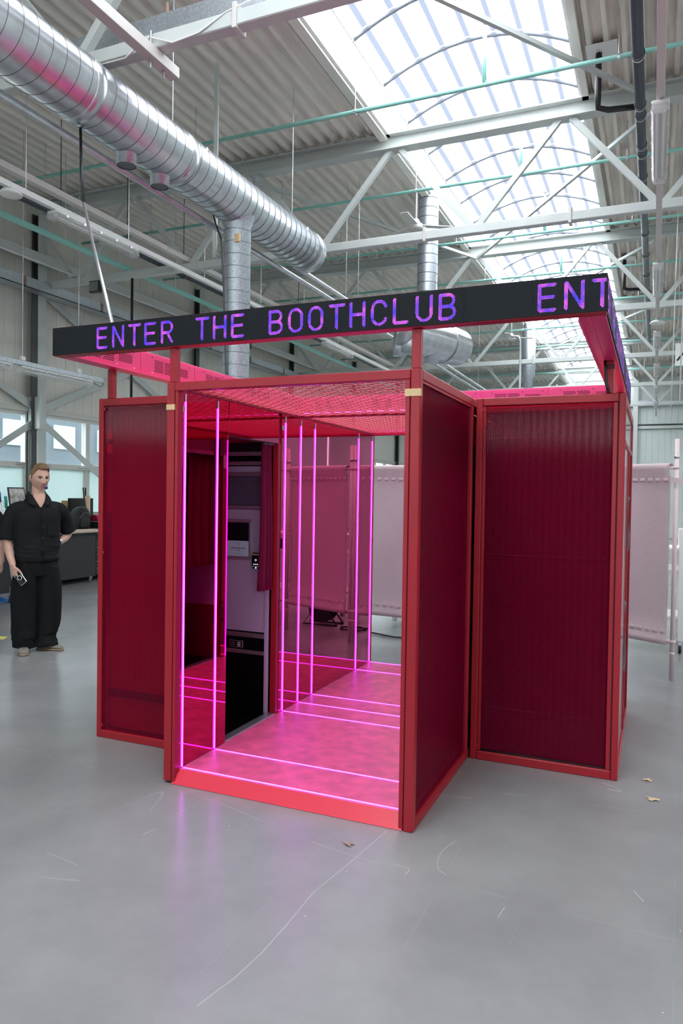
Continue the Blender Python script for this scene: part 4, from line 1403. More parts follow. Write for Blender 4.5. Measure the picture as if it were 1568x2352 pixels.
# ================================================================== folding felt screens behind the booth
me_tab = bpy.data.meshes.new('lacing_tab')
_m = MB().bbox(-.024, .024, -.011, -.002, -.014, .014, .004)
me_tab.from_pydata(_m.v, [], _m.f)
me_tab.materials.append(mat('felt_tab', srgb(222, 205, 208), .95, spec=.1))
JOINT = [(-.56, 4.16), (.685, 4.03), (1.69, 4.41), (2.655, 3.80)]
for i, lb in enumerate(('pink-grey felt screen seen beyond the booth passage, left of three', 'pink-grey felt screen behind the booth, middle of three',
                        'pink-grey felt screen to the right behind the booth with its pale pole')):
    a, b = Vector((*JOINT[i], 0)), Vector((*JOINT[i + 1], 0))
    d = (b - a).normalized()
    nrm = Vector((d.y, -d.x, 0))
    c = (a + b) / 2
    t = thing('felt_screen', (c.x, c.y, 0), lb, 'screen', 'felt screens behind the booth')
    fa, fb = a + d * .075, b - d * .075
    zb, ztp = .345, 1.895

    def felt(u, v):
        p = fa.lerp(fb, u)
        prof = [(.028, ztp + .005), (.034, ztp + .022), (.02, ztp + .034), (0, ztp + .038), (-.02, ztp + .034), (-.034, ztp + .018), (-.032, ztp - .01), (-.008, ztp - .075)]
        prof = prof + [(-.004 + .004 * sin(u * 9 + 3 * q), ztp - .075 - (ztp - .075 - zb - .06) * q / 8) for q in range(1, 8)]
        prof += [(-.008, zb + .06), (-.034, zb + .012), (-.036, zb - .01), (-.02, zb - .032), (0, zb - .036), (.02, zb - .03), (.03, zb - .008), (.028, zb + .01)]
        q = v * (len(prof) - 1)
        k = min(int(q), len(prof) - 2)
        o = prof[k][0] + (prof[k + 1][0] - prof[k][0]) * (q - k)
        z = prof[k][1] + (prof[k + 1][1] - prof[k][1]) * (q - k)
        return p - nrm * o * -1 * -1 * 1.0 + Vector((0, 0, z)) if False else p + nrm * (-o) + Vector((0, 0, z))
    cl = MB().sheet(felt, 16, 22).build('felt_cloth', M_FELT, t, True)
    md = cl.modifiers.new('thick', 'SOLIDIFY')
    md.thickness = .004
    for z in (ztp, zb):
        MB().path([a + Vector((0, 0, z)), b + Vector((0, 0, z))], .014, 8).build('cross_rod', M_PINKTUBE, t, True)
        n = 13
        for q in range(n):
            p = fa.lerp(fb, (q + .5) / n)
            o = link('lacing_tab', me_tab, t)
            o.location = p + nrm * .013 + Vector((0, 0, (ztp - .105) if z == ztp else (zb + .085))) - c
            o.rotation_euler = (0, 0, atan2(d.y, d.x))
    for p in (a + d * .024, b - d * .024):
        MB().path([p, p + Vector((0, 0, 2.15))], .019, 10).build('pole', M_PINKTUBE, t, True)
        for z in (zb, ztp, 1.99, .24):
            MB().path([p + Vector((0, 0, z - .012)), p + Vector((0, 0, z + .012))], .0225, 10).build('pole_joint', M_ALU if z > 1.95 else M_PINKTUBE, t, True)
    if i == 2:
        MB().beam(b + Vector((-.06, .0, 1.79)) + nrm * .02, b + Vector((.06, -.03, 1.765)) + nrm * .03, .012, .05).build('felt_strap', MATS['felt_tab'], t)
# white rolling racks behind the screens
for i, (x0, x1) in enumerate(((-.42, 1.05), (1.25, 2.74))):
    t = thing('rolling_rack', ((x0 + x1) / 2, 5.35, 0), 'white rolling rack %s behind the felt screens' % ('at the left end', 'at the right end')[i], 'rack')
    for (x, y) in ((x0, 5.12), (x1, 5.12), (x0, 5.6), (x1, 5.6)):
        MB().bbox(x - .03, x + .03, y - .03, y + .03, .13, 1.30, .004).build('leg', M_WHITE, t)
        MB().lathe([(.045, -.014), (.05, -.008), (.05, .008), (.045, .014)], (x, y, .05), (1, 0, 0), 16).build('caster', M_BLACK if x > 2 else M_COVER, t, True)
        MB().bbox(x - .024, x + .024, y - .03, y + .02, .085, .13, .004).build('caster_fork', M_ALU, t)
    for z in (.36, .86, 1.08):
        MB().bbox(x0 - .02, x1 + .02, 5.10, 5.62, z, z + .03, .004).build('shelf', M_WHITE, t)
    for q, (xx, z, hh, m) in enumerate(((x0 + .3, 1.11, .09, M_CARD), (x0 + .75, 1.11, .14, MATS['blue_lamp'] if False else M_CARD), (x0 + 1.1, .89, .12, M_BLACK))):
        bx = MB().bbox(xx - .14, xx + .14, 5.2, 5.5, z + .002, z + hh, .006).build('storage_box', m)
        set_base(bx, (xx, 5.35, z))
        bx.data.materials[0] = m
        tag(bx, ['low cardboard box', 'taller cardboard box', 'black box'][q] + ' on the %s white rolling rack' % ('left', 'right')[i], 'box')
# cable reel and loose cables
t = thing('cable_reel', (1.43, 4.93, 0), 'black cable reel on the floor behind the screens, seen in the mirror', 'reel')
MB().lathe([(.17, -.07), (.17, -.06), (.10, -.055), (.10, .055), (.17, .06), (.17, .07)], (1.43, 4.93, .20), (0, 1, 0), 24).build('drum', M_BLACK, t)
MB().path([(1.2, 4.83, .012), (1.66, 4.83, .012), (1.43, 4.83, .30), (1.2, 4.83, .012)], .012, 6).path([(1.2, 5.03, .012), (1.66, 5.03, .012), (1.43, 5.03, .30), (1.2, 5.03, .012)], .012, 6).build('stand', M_BLACK, t)
cb = MB().path([(.95 + .16 * cos(a * .5), 4.75 + .12 * sin(a * .5), .012 + .002 * (a % 3)) for a in range(40)] + [(.6, 4.9, .01), (.2, 4.62, .01), (-.2, 4.5, .01), (-.8, 4.75, .01), (-1.5, 4.8, .01)], .008, 6).build('floor_cable', M_ROPE, None, True)
tag(cb, 'black cable looped on the floor beyond the booth passage', 'cable')

# ================================================================== work corner on the left
t = thing('work_bench', (-7.1, 7.0, 0), 'charcoal work bench with plywood top behind the standing man', 'bench')
MB().bbox(-7.62, -6.62, 5.75, 8.6, .885, .93, .006).build('bench_top', M_WOODTOP, t)
MB().bbox(-7.45, -6.70, 5.85, 6.93, .10, .884, .006).build('cabinet_body', M_CHARCOAL, t)
MB().bbox(-6.705, -6.695, 5.86, 6.92, .10, .13, .002).build('cabinet_lip', MATS['charcoal_cabinet'], t)
MB().bbox(-7.45, -6.78, 6.96, 8.3, .10, .884, .006).build('drawer_body', M_BLACK, t)
for q in range(6):
    dr_ = MB().bbox(-6.78, -6.755, 6.99, 8.27, .13 + .125 * q, .235 + .125 * q, .005).build('drawer', M_CHARCOAL, t)
    MB().bbox(-6.755, -6.73, 7.0, 8.25, .222 + .125 * q, .236 + .125 * q, .003).build('drawer_pull', M_ALU, dr_)
for (x, y) in ((-6.76, 6.86), (-6.76, 5.95), (-7.4, 6.86), (-6.85, 8.2)):
    MB().lathe([(.042, -.014), (.048, -.008), (.048, .008), (.042, .014)], (x, y, .048), (1, .3, 0), 14).build('caster', M_SEAM, t, True)
    MB().bbox(x - .026, x + .026, y - .03, y + .03, .07, .10, .003).build('caster_fork', M_ALU, t)
t = MB().bbox(-7.95, -7.64, 5.4, 9.2, .0, 1.20, .006).build('wall_ledge', mat('grey_ledge', srgb(150, 155, 158), .6))
set_base(t, (-7.8, 7.3, 0))
tag(t, 'grey boxed ledge under the frosted windows behind the bench', 'ledge')
bx = MB().bbox(-7.90, -7.68, 7.33, 7.68, 1.302, 1.43, .004).bbox(-7.675, -7.672, 7.49, 7.53, 1.30, 1.43, .001)
bx = set_base(MB().bbox(-7.90, -7.68, 7.33, 7.68, 1.302, 1.43, .004).build('cardboard_box', M_CARD), (-7.8, 7.5, 1.302))
tag(bx, 'small cardboard box on the yellow case by the window', 'box')
yb = thing('tool_case', (-7.8, 7.5, 1.202), 'flat yellow tool case under the cardboard box on the ledge', 'case')
MB().bbox(-7.92, -7.67, 7.32, 7.80, 1.203, 1.30, .006).build('case_body', mat('tool_yellow', srgb(226, 176, 30), .45), yb)
MB().bbox(-7.671, -7.665, 7.48, 7.56, 1.24, 1.30, .002).build('case_latch', M_BLACK, yb)
bp = thing('backpack', (-7.15, 7.02, .932), 'slumped black backpack on the bench top', 'backpack')
M_NYL = mat('black_nylon', (.012, .012, .013), .7, bump=.6, bscale=30)
lp_ = [[(-7.15 + dx_ + rx * (abs(cos(a)) ** .75) * (1 if cos(a) > 0 else -1), 7.0 + dy_ + ry * (abs(sin(a)) ** .75) * (1 if sin(a) > 0 else -1), z_) for a in [2 * pi * q / 20 for q in range(20)]]
       for (z_, rx, ry, dx_, dy_) in ((.934, .13, .19, 0, 0), (.955, .155, .21, 0, 0), (1.06, .16, .215, 0, .0), (1.16, .15, .20, -.01, .02), (1.25, .12, .16, -.02, .05), (1.31, .08, .11, -.03, .07), (1.33, .03, .05, -.03, .07))]
MB().rings(lp_).build('bag_body', M_NYL, bp, True)
MB().bbox(-7.01, -6.955, 6.86, 7.08, .95, 1.12, .025).build('front_pocket', M_NYL, bp, True)
MB().path([(-6.985, 6.84 + .3 * q / 10, 1.13 + .10 * sin(pi * q / 10)) for q in range(11)], .004, 5).build('zip', M_SEAM, bp, True)
MB().path([(-7.02, 6.9, 1.2), (-7.0, 6.85, 1.26), (-7.08, 6.92, 1.32), (-7.15, 7.0, 1.31)], .012, 6).build('strap', M_NYL, bp, True)
cs = thing('equipment_case', (-6.98, 7.35, .932), 'low black equipment case on the bench beside the backpack', 'case')
MB().bbox(-7.2, -6.86, 7.225, 7.7, .934, 1.06, .01).build('case_body', M_BLACK, cs)
MB().bbox(-6.866, -6.852, 7.23, 7.68, 1.035, 1.05, .002).bbox(-6.866, -6.852, 7.23, 7.68, .955, .965, .002).build('case_edge', M_ALU, cs, kind='stuff')
o = text('PHOTO', (-6.8585, 7.30, .985), .035, 'case_lettering', mat('gold_print', srgb(190, 160, 60), .5), cs, rot=(radians(90), 0, radians(90)))
rt_ = thing('red_tool', (-6.99, 7.3, 1.062), 'crimson tool body lying on the black equipment case', 'tool')
MB().rings([[(-7.1 + .16 * a, y, 1.064 + .12 * b) for a, b in ((0, 0), (1, 0), (1, .45), (.7, .95), (.2, 1), (0, .6))] for y in (7.24, 7.26, 7.50, 7.52)]).build('tool_body', mat('crimson_plastic', srgb(150, 30, 60), .45), rt_)
MB().bbox(-6.945, -6.938, 7.27, 7.40, 1.08, 1.11, .001).build('tool_label', M_PAPER, rt_)
tb = thing('cardboard_tube', (-7.35, 7.40, .932), 'upright beige cardboard tube holding two black sticks', 'tube')
MB().lathe([(.055, .932), (.055, 1.53), (.050, 1.53), (.050, .95)], (-7.35, 7.42, 0), n=20).build('tube_body', mat('beige_card', srgb(205, 180, 150), .8), tb, True)
for (dy_, dx_) in ((-.12, .03), (-.03, .0)):
    s_ = thing('black_stick', (-7.35 + dx_ * .2, 7.41, 1.0), ('left', 'right')[dy_ > -.1] + ' black stick leaning in the cardboard tube', 'stick')
    MB().path([(-7.35 + dx_ * .2, 7.41, 1.0), (-7.35 + dx_, 7.40 + dy_, 1.68)], .014, 8).build('stick_body', M_BLACK, s_, True)
bs = set_base(MB().bbox(-7.60, -7.50, 7.18, 7.75, .932, 1.48, .006).build('black_board', M_BLACK), (-7.55, 7.5, .932))
tag(bs, 'black board standing behind the cardboard tube', 'board')
fr = thing('framed_board', (-7.78, 6.18, 1.203), 'black framed picture board on the ledge left of the man', 'picture')
MB().beam((-7.74, 6.18, 1.206), (-7.82, 6.18, 1.66), .36, .02, (1, 0, 0)).build('frame', M_BLACK, fr)
mb = MB()
me_ = mat('picture_print', (.5, .48, .46), .6, var=.7, vscale=9)
MB().beam((-7.727, 6.18, 1.226), (-7.805, 6.18, 1.64), .32, .004, (1, 0, 0)).build('print', me_, fr)
ps = thing('striped_label', (-7.81, 6.83, 1.64), 'narrow red, white and blue label strip on the column behind the man', 'label')
for (za, zb_, m) in ((1.64, 1.68, mat('navy', (.02, .03, .10), .6)), (1.68, 1.82, mat('label_blue', srgb(150, 180, 215), .6)), (1.82, 1.90, M_PAPER), (1.90, 1.97, mat('label_red', srgb(205, 50, 60), .6)), (1.97, 2.02, M_CHARCOAL)):
    MB().box(-7.812, -7.806, 6.76, 6.90, za, zb_).build('label_band', m, ps)
bc = thing('black_cabinet', (-6.5, 3.7, 0), 'black cabinet on casters cut off by the left edge of the photo', 'cabinet')
MB().bbox(-6.95, -6.10, 3.0, 4.50, .12, 1.04, .006).build('cabinet_body', M_CHARCOAL, bc)
MB().bbox(-6.97, -6.08, 2.98, 4.52, 1.04, 1.07, .004).build('cabinet_top', M_BLACK, bc)
for (x, y) in ((-6.50, 4.4), (-6.85, 4.4), (-6.2, 3.1)):
    MB().lathe([(.045, -.014), (.05, 0), (.045, .014)], (x, y, .05), (1, .2, 0), 14).build('caster', M_BLACK, bc, True)
    MB().bbox(x - .02, x + .02, y - .02, y + .02, .09, .12, .003).build('caster_fork', M_BLACK, bc)
wb_ = thing('wire_basket', (-6.4, 4.3, 1.072), 'wire basket of scrunched paper on the black cabinet', 'basket')
for q in range(9):
    MB().path([(-6.14, 3.95 + q * .065, 1.08), (-6.12, 3.95 + q * .065, 1.45)], .003, 4).build('wire', M_ALU, wb_)
for z in (1.08, 1.2, 1.33, 1.45):
    MB().path([(-6.13, 3.93, z), (-6.13, 4.50, z), (-6.6, 4.50, z), (-6.6, 3.93, z), (-6.13, 3.93, z)], .004, 4).build('wire', M_ALU, wb_)
pap = MB()
pap.ell((-6.36, 4.2, 1.24), (.2, .26, .165), 20, 12)
o = pap.build('scrunched_paper', mat('crumpled_paper', (.62, .62, .62), .8, var=.8, vscale=12, bump=1.0, bscale=14), None, True)
for v in o.data.vertices:
    v.co += v.co.normalized() * 0 + Vector((0, 0, 0))
set_base(o, (-6.36, 4.2, 1.075))
tag(o, 'scrunched white and dark paper filling the wire basket', 'paper')
br = thing('broom', (-5.92, 4.42, 0), 'white handled broom with a blue head leaning by the man', 'broom')
MB().path([(-5.93, 4.43, .10), (-6.04, 4.27, 1.47)], .012, 8).build('handle', M_WHITE, br, True)
MB().path([(-6.04, 4.27, 1.44), (-6.05, 4.255, 1.58)], [.018, .024], 8).build('grip', mat('blue_plastic', srgb(30, 70, 150), .45), br, True)
MB().bbox(-6.02, -5.86, 4.40, 4.46, .06, .11, .012).build('broom_head', mat('light_blue_plastic', srgb(70, 130, 200), .45), br)
for q in range(10):
    MB().beam((-6.01 + q * .0155, 4.43, .062), (-6.02 + q * .0165, 4.42, .002), .010, .05, (0, 1, 0)).build('bristle_tuft', MATS['blue_plastic'], br)
br = thing('dustpan', (-6.2, 4.33, 0), 'light blue dustpan lying beside the broom head', 'dustpan')
MB().rings([[(x, 4.22, .004), (x, 4.42, .004), (x, 4.42, .06 * h + .01), (x, 4.40, .06 * h + .01), (x, 4.40, .014), (x, 4.22, .014)] for x, h in ((-6.40, .9), (-6.2, 1), (-6.06, .6))]).build('pan', MATS['light_blue_plastic'], br)
MB().path([(-6.42, 4.32, .03), (-6.6, 4.32, .05)], .012, 8).build('handle', MATS['light_blue_plastic'], br, True)
br = thing('squeegee', (-6.02, 4.56, 0), 'white pole with a turquoise grip standing behind the man', 'pole')
MB().path([(-6.0, 4.60, .0), (-6.02, 4.36, 1.36)], .010, 8).build('handle', M_WHITE, br, True)
MB().path([(-6.02, 4.36, 1.35), (-6.02, 4.34, 1.52)], .020, 8).build('grip', mat('teal_plastic', srgb(40, 150, 135), .5), br, True)
# floor markings and litter
tp = MB().box(-4.60, -3.95, 2.38, 2.50, .0005, .0015)
o = MB().add([(-4.6, 2.30, .0012), (-3.93, 2.44, .0012), (-4.01, 2.58, .0012), (-4.66, 2.42, .0012)], [(0, 1, 2, 3)]).build('floor_tape', mat('yellow_tape', srgb(222, 214, 60), .5))
set_base(o, (-4.3, 2.44, 0))
tag(o, 'strip of yellow tape on the floor at the left edge', 'tape')
leaf = MB()
for i, (x, y, s, a, lb, m) in enumerate(((1.21, -.23, .022, .3, 'small dry leaf on the floor before the booth ramp', 'leaf_brown'),
                                         (2.46, 1.20, .020, 1.2, 'upper tan scrap of leaf on the floor right of the booth', 'leaf_tan'),
                                         (2.49, .92, .026, 2.4, 'lower tan scrap of leaf on the floor right of the booth', 'leaf_tan'))):
    if m not in MATS:
        mat(m, srgb(150, 130, 115) if m == 'leaf_brown' else srgb(205, 180, 140), .8)
    P = []
    for q in range(9):
        th = 2 * pi * q / 9
        r = s * (1 + .35 * sin(3 * th + i) + .2 * cos(5 * th))
        P.append((x + r * cos(th + a) * 1.2, y + r * sin(th + a) * .8, .003 + .006 * abs(sin(2 * th + i))))
    o = MB().add([(x, y, .008)] + P, [(0, q + 1, (q + 1) % 9 + 1) for q in range(9)]).build('dry_leaf', MATS[m])
    md = o.modifiers.new('thick', 'SOLIDIFY')
    md.thickness = .001
    set_base(o, (x, y, 0))
    tag(o, lb, 'leaf')
# hung paper sign at the right edge, far down the hall
hs = thing('hanging_sign', (2.86, 12, 4.15), 'white hanging sign with a dark slanted mark at the right edge', 'sign')
MB().bbox(2.76, 3.1, 12, 12.012, 4.17, 4.60, .004).build('sign_board', M_WHITE, hs)
MB().beam((2.79, 11.996, 4.27), (2.95, 11.996, 4.47), .002, .035, (0, 0, 1)).build('sign_mark', M_BLACK, hs)
for x in (2.80, 3.06):
    MB().path([(x, 12.006, 4.6), (x, 12.006, 6.86)], .003, 4).build('sign_wire', M_ALU, hs)
# ================================================================== people
M_SKIN = mat('skin', srgb(214, 168, 148), .5, var=.05, vscale=14)
M_HAIR = mat('dark_blond_hair', srgb(126, 98, 68), .6, var=.45, vscale=30, stretch=(5, 1, 1), bump=.5, bscale=60)
M_SHIRT = mat('black_shirt_cloth', (.0115, .0120, .0132), .85, spec=.25, bump=.15, bscale=220)
M_TROUS = mat('black_trouser_cloth', (.0068, .0072, .008), .85, spec=.25, bump=.12, bscale=200)
M_LIP = mat('lips', srgb(172, 100, 94), .45)
M_BROW = mat('brow_hair', srgb(88, 64, 46), .7)
M_LASH = mat('lash_line', (.10, .055, .045), .7)
M_EYEW = mat('eye_white', srgb(205, 200, 196), .3)
M_IRIS = mat('iris', (.02, .025, .03), .2)


def ringloop(c, rx, ry, n=20, sq=2.3, tilt=None):
    out = []
    for i in range(n):
        th = 2 * pi * i / n
        cx, sy = cos(th), sin(th)
        p = Vector((abs(cx) ** (2 / sq) * (1 if cx >= 0 else -1) * rx, abs(sy) ** (2 / sq) * (1 if sy >= 0 else -1) * ry, 0))
        if tilt:
            p = tilt @ p
        out.append(Vector(c) + p)
    return out


def limb(mb, pts, rad, n=14):
    """tapering limb with a little subdivision so bends stay round"""
    P = [Vector(p) for p in pts]
    Q, R = [], []
    for i in range(len(P) - 1):
        p0, p1, p2, p3 = P[max(i - 1, 0)], P[i], P[i + 1], P[min(i + 2, len(P) - 1)]
        for k in range(5):
            t = k / 5
            Q.append(.5 * ((2 * p1) + (p2 - p0) * t + (2 * p0 - 5 * p1 + 4 * p2 - p3) * t * t + (3 * p1 - p0 - 3 * p2 + p3) * t ** 3))
            R.append(rad[i] + (rad[i + 1] - rad[i]) * t)
    Q.append(P[-1])
    R.append(rad[-1])
    mb.path(Q, R, n)


def head_point(d):
    """d: unit direction, -y is the face. metres, centre at mid head"""
    x, y, z = d
    p = Vector((x * .080, y * .098, z * .120))
    if p.z < 0:
        t = -p.z / .118
        p.x *= 1 - .30 * t * t
        if p.y > 0:
            p.y *= 1 - .35 * t
        else:
            p.y *= 1 - .05 * t
    ax = abs(p.x)
    front = max(0.0, min(1.0, (-p.y - .02) / .04))
    g = lambda v, c, s: exp(-((v - c) / s) ** 2)
    dy = 0
    # flatter face plane, brow, sockets, nose, lips, chin, cheeks
    dy += .006 * g(p.z, .030, .012) * g(ax, .025, .030)
    dy -= .015 * g(p.z, .010, .013) * g(ax, .031, .017)
    if -.048 < p.z < .028:
        k = (.028 - p.z) / .070
        dy += (.007 + .025 * k) * g(p.x, 0, .0090 + .007 * k) * (1 if p.z > -.036 else max(0, 1 - (-.036 - p.z) / .012))
    dy += .006 * g(p.z, -.038, .008) * g(ax, .014, .008)
    dy += .0065 * g(p.z, -.058, .0055) * g(ax, 0, .020)
    dy += .0060 * g(p.z, -.069, .0060) * g(ax, 0, .018)
    dy -= .003 * g(p.z, -.0635, .0025) * g(ax, 0, .022)
    dy -= .004 * g(p.z, -.081, .007) * g(ax, 0, .022)
    dy += .008 * g(p.z, -.100, .014) * g(ax, 0, .022)
    dy += .005 * g(p.z, -.020, .018) * g(ax, .045, .016)
    p.y -= dy * front
    return p


def hand(mb, wrist, fwd, palm_n, side, curl, spread=0.0, size=1.0):
    """five separate fingers; fwd: along the hand, palm_n: out of the palm, side: towards the thumb"""
    wrist, f, n, s = Vector(wrist), Vector(fwd).normalized(), Vector(palm_n).normalized(), Vector(side).normalized()
    L = .095 * size
    loops = []
    for t, w_, h_ in ((-.02, .024, .019), (.0, .026, .018), (.03, .036, .016), (.06, .042, .0155), (.09, .042, .013), (.098, .038, .010)):
        c = wrist + f * t * size
        loops.append([c + s * (cos(a) * w_ * size) + n * (sin(a) * h_ * size) for a in [2 * pi * q / 14 for q in range(14)]])
    mb.rings(loops)
    for i, (off, ln) in enumerate(((.031, .072), (.0105, .080), (-.0105, .075), (-.030, .060))):
        b = wrist + f * .082 * size + s * off * size
        pts, rr = [b], [.0100 * size]
        d = f.copy()
        c_ = curl[i]
        for k, (fr_, r) in enumerate(((.45, .0095), (.30, .0086), (.25, .0072))):
            ang = c_ * (.75 if k == 0 else 1.0)
            d = (d * cos(ang) + n * sin(ang)).normalized()
            d = (d + s * spread * (1.5 - i) * .1).normalized()
            pts.append(pts[-1] + d * ln * fr_ * size)
            rr.append(r * size)
            n_ = n
        # rotate progressively: recompute n perpendicular for next
        limb(mb, pts, rr, 10)
    b = wrist + f * .022 * size + s * .026 * size
    d1 = (f * .62 + s * .68 + n * .30).normalized()
    d2 = (f * .90 + s * .22 + n * .45).normalized()
    limb(mb, [b, b + d1 * .042 * size, b + d1 * .042 * size + d2 * .034 * size, b + d1 * .042 * size + d2 * .034 * size + (f * .95 + n * .25).normalized() * .026 * size],
         [.0150 * size, .0125 * size, .0108 * size, .0082 * size], 10)


def wrinkle(me, amp, sc, seed, mask=None):
    """cloth folds: displace along normals with stretched noise"""
    nr = [v.normal.copy() for v in me.vertices]
    for v, n in zip(me.vertices, nr):
        p = v.co
        a = noise.noise(Vector((p.x * sc[0] + seed, p.y * sc[1], p.z * sc[2] + .6 * p.x * sc[0])))
        b = noise.noise(Vector((p.x * sc[0] * 2.1, p.y * sc[1] * 2.1 + seed, p.z * sc[2] * 2.3 - p.x * sc[0])))
        v.co = p + n * amp * (a + .45 * b) * (mask(p) if mask else 1.0)


def person(name, loc, rotz, label, pose):
    T = thing(name, (0, 0, 0), label, 'person')
    S = pose
    # ---------------- body: one continuous surface
    mb = MB()
    hc = Vector(S['head'])                           # head centre
    hr = (Matrix.Rotation(S['head_turn'], 3, 'Z') @ Matrix.Rotation(S['head_tilt'], 3, 'X')) * S.get('head_size', 1.0)
    ico = bmesh.new()
    bmesh.ops.create_icosphere(ico, subdivisions=5, radius=1.0)
    hv = [hc + hr @ head_point(v.co.normalized()) for v in ico.verts]
    ico.verts.index_update()
    mb.add(hv, [tuple(v.index for v in f.verts) for f in ico.faces])
    ico.free()
    for sx in (-1, 1):
        mb.ell(hc + hr @ Vector((sx * .084, .012, -.006)), (.010, .021, .033), 12, 10, hr @ Matrix.Rotation(sx * .45, 3, 'Z'))
    limb(mb, [(0, .015, 1.44), (0, .004, 1.55), hc + hr @ Vector((0, .022, -.06))], [.070, .060, .058], 18)
    tl = [((0, .01, .86), .165, .11), ((0, .01, .98), .16, .105), ((0, .0, 1.10), .15, .10), ((0, .0, 1.25), .165, .112), ((0, .0, 1.38), .175, .112), ((0, .0, 1.46), .145, .100), ((0, .002, 1.52), .095, .082), ((0, .004, 1.57), .066, .062)]
    mb.rings([ringloop(c, rx, ry, 24) for c, rx, ry in tl])
    for arm in S['arms']:
        limb(mb, arm['pts'], arm['rad'])
        hand(mb, arm['pts'][-1], arm['fwd'], arm['palm'], arm['side'], arm['curl'])
    for leg in S['legs']:
        limb(mb, [(leg[0][0] * .95, .01, .92)] + list(leg), [.085, .070, .050, .042])
    body = remesh(mb, .0052, 2)
    body.materials.append(M_SKIN)
    bo = link('body', body, T)
    # ---------------- face pieces
    def H(x, y, z):
        return hc + hr @ Vector((x, y, z))
    for sx in (-1, 1):
        MB().ell(H(sx * .031, -.0755, .0085), (.0150, .0105, .0078), 14, 10, hr).build('eye', M_EYEW, T, True)
        MB().ell(H(sx * .031 + S['gaze'], -.0842, .0070), (.0066, .0034, .0068), 10, 6, hr).build('iris', M_IRIS, T, True)
        MB().path([H(sx * (.031 + q * .0155), -.0848 + abs(q) ** 2 * .006, .0145 - q * q * .004 - .0008) for q in (-1, -.5, 0, .5, 1)], .0025, 6).build('eyelid', M_LASH, T, True)
        MB().path([H(sx * (.014 + .038 * q), -.0955 + .012 * q * q, .0235 + .008 * q - .007 * q * q) for q in (0, .25, .5, .75, 1)], [.0036, .0050, .0046, .0036, .0018], 6).build('eyebrow', M_BROW, T, True)
    MB().path([H(.021 * q, -.1005 + .010 * q * q, -.0635 - .002 * q * q) for q in (-1, -.5, 0, .5, 1)], [.0012, .0042, .0052, .0042, .0012], 6).build('lips', M_LIP, T, True)
    # ---------------- hair: cap with a swept quiff and short sides
    ico = bmesh.new()
    bmesh.ops.create_icosphere(ico, subdivisions=5, radius=1.0)
    ico.verts.ensure_lookup_table()
    keep = {}
    hb = MB()
    vs = []
    for v in ico.verts:
        d = v.co.normalized()
        p = head_point(d)
        if p.y < -.045:
            line = .080 - max(0, abs(p.x) - .045) * 1.2
        elif p.y < -.022:
            line = .058 - (p.y + .045) * 1.9
        elif p.y < .0:
            line = -.012
        elif p.y < .03:
            line = .018
        else:
            line = max(-.070, -.03 - (p.y - .03) * .9)
        ok = p.z > line
        top = max(0, min(1, (p.z - .055) / .05))
        off = .0045 + .015 * top * (1 + .9 * max(0, -p.y / .09)) + .0035 * noise.noise(Vector((p.x * 60, p.y * 25, p.z * 25)))
        q = p + d * off
        if top > 0:
            q.y -= .004 * top * max(0, -p.y / .09)
            q.x += .010 * top
        keep[v.index] = ok
        vs.append(hc + hr @ q)
    fs = [tuple(v.index for v in f.verts) for f in ico.faces if all(keep[v.index] for v in f.verts)]
    ico.free()
    used = sorted({i for f in fs for i in f})
    mp = {a: b for b, a in enumerate(used)}
    hm = MB().add([vs[i] for i in used], [tuple(mp[i] for i in f) for f in fs])
    ho = hm.build('hair', M_HAIR, T, True)
    md = ho.modifiers.new('thick', 'SOLIDIFY')
    md.thickness = .012
    md.offset = -1
    # ---------------- shirt
    sb = MB()
    st = [((.0, .0, .905), .205, .135), ((.0, .0, .95), .212, .142), ((0, 0, 1.05), .210, .140), ((0, 0, 1.20), .212, .138), ((0, 0, 1.34), .215, .136), ((0, .002, 1.435), .198, .120), ((0, .006, 1.50), .135, .100), ((0, .010, 1.55), .090, .082), ((0, .012, 1.58), .078, .074)]
    sb.rings([ringloop(c, rx, ry, 28, 2.6) for c, rx, ry in st])
    for arm in S['sleeves']:
        limb(sb, arm['pts'], arm['rad'], 16)
    sm_ = remesh(sb, .0075, 3)
    wrinkle(sm_, .013, (6, 6, 9), S['seed'], lambda p: .30 + .70 * max(0, min(1, (1.38 - p.z) / .3)))
    wrinkle(sm_, .012, (4, 4, 20), S['seed'] + 2, lambda p: max(0, min(1, (1.12 - p.z) / .12)) * (1 if abs(p.x) < .24 else 0))
    # open the collar: a V over the breast bone
    bmx = bmesh.new()
    bmx.from_mesh(sm_)
    dele = [f for f in bmx.faces if (lambda c: c.y < -.015 and c.z > 1.440 and abs(c.x - .012) < (c.z - 1.440) * .55 + .004)(f.calc_center_median())
            or f.calc_center_median().z > 1.566]
    bmesh.ops.delete(bmx, geom=dele, context='FACES')
    for v in bmx.verts:
        if v.is_boundary and v.co.y < -.015 and 1.42 < v.co.z < 1.56:
            s_ = 1 if v.co.x > .012 else -1
            v.co.x = .012 + s_ * max(.001, (v.co.z - 1.436) * .55 + .003)
        elif v.is_boundary and v.co.z > 1.55:
            v.co.z = 1.568
    bmx.to_mesh(sm_)
    bmx.free()
    sm_.materials.append(M_SHIRT)
    so = link('shirt', sm_, T)
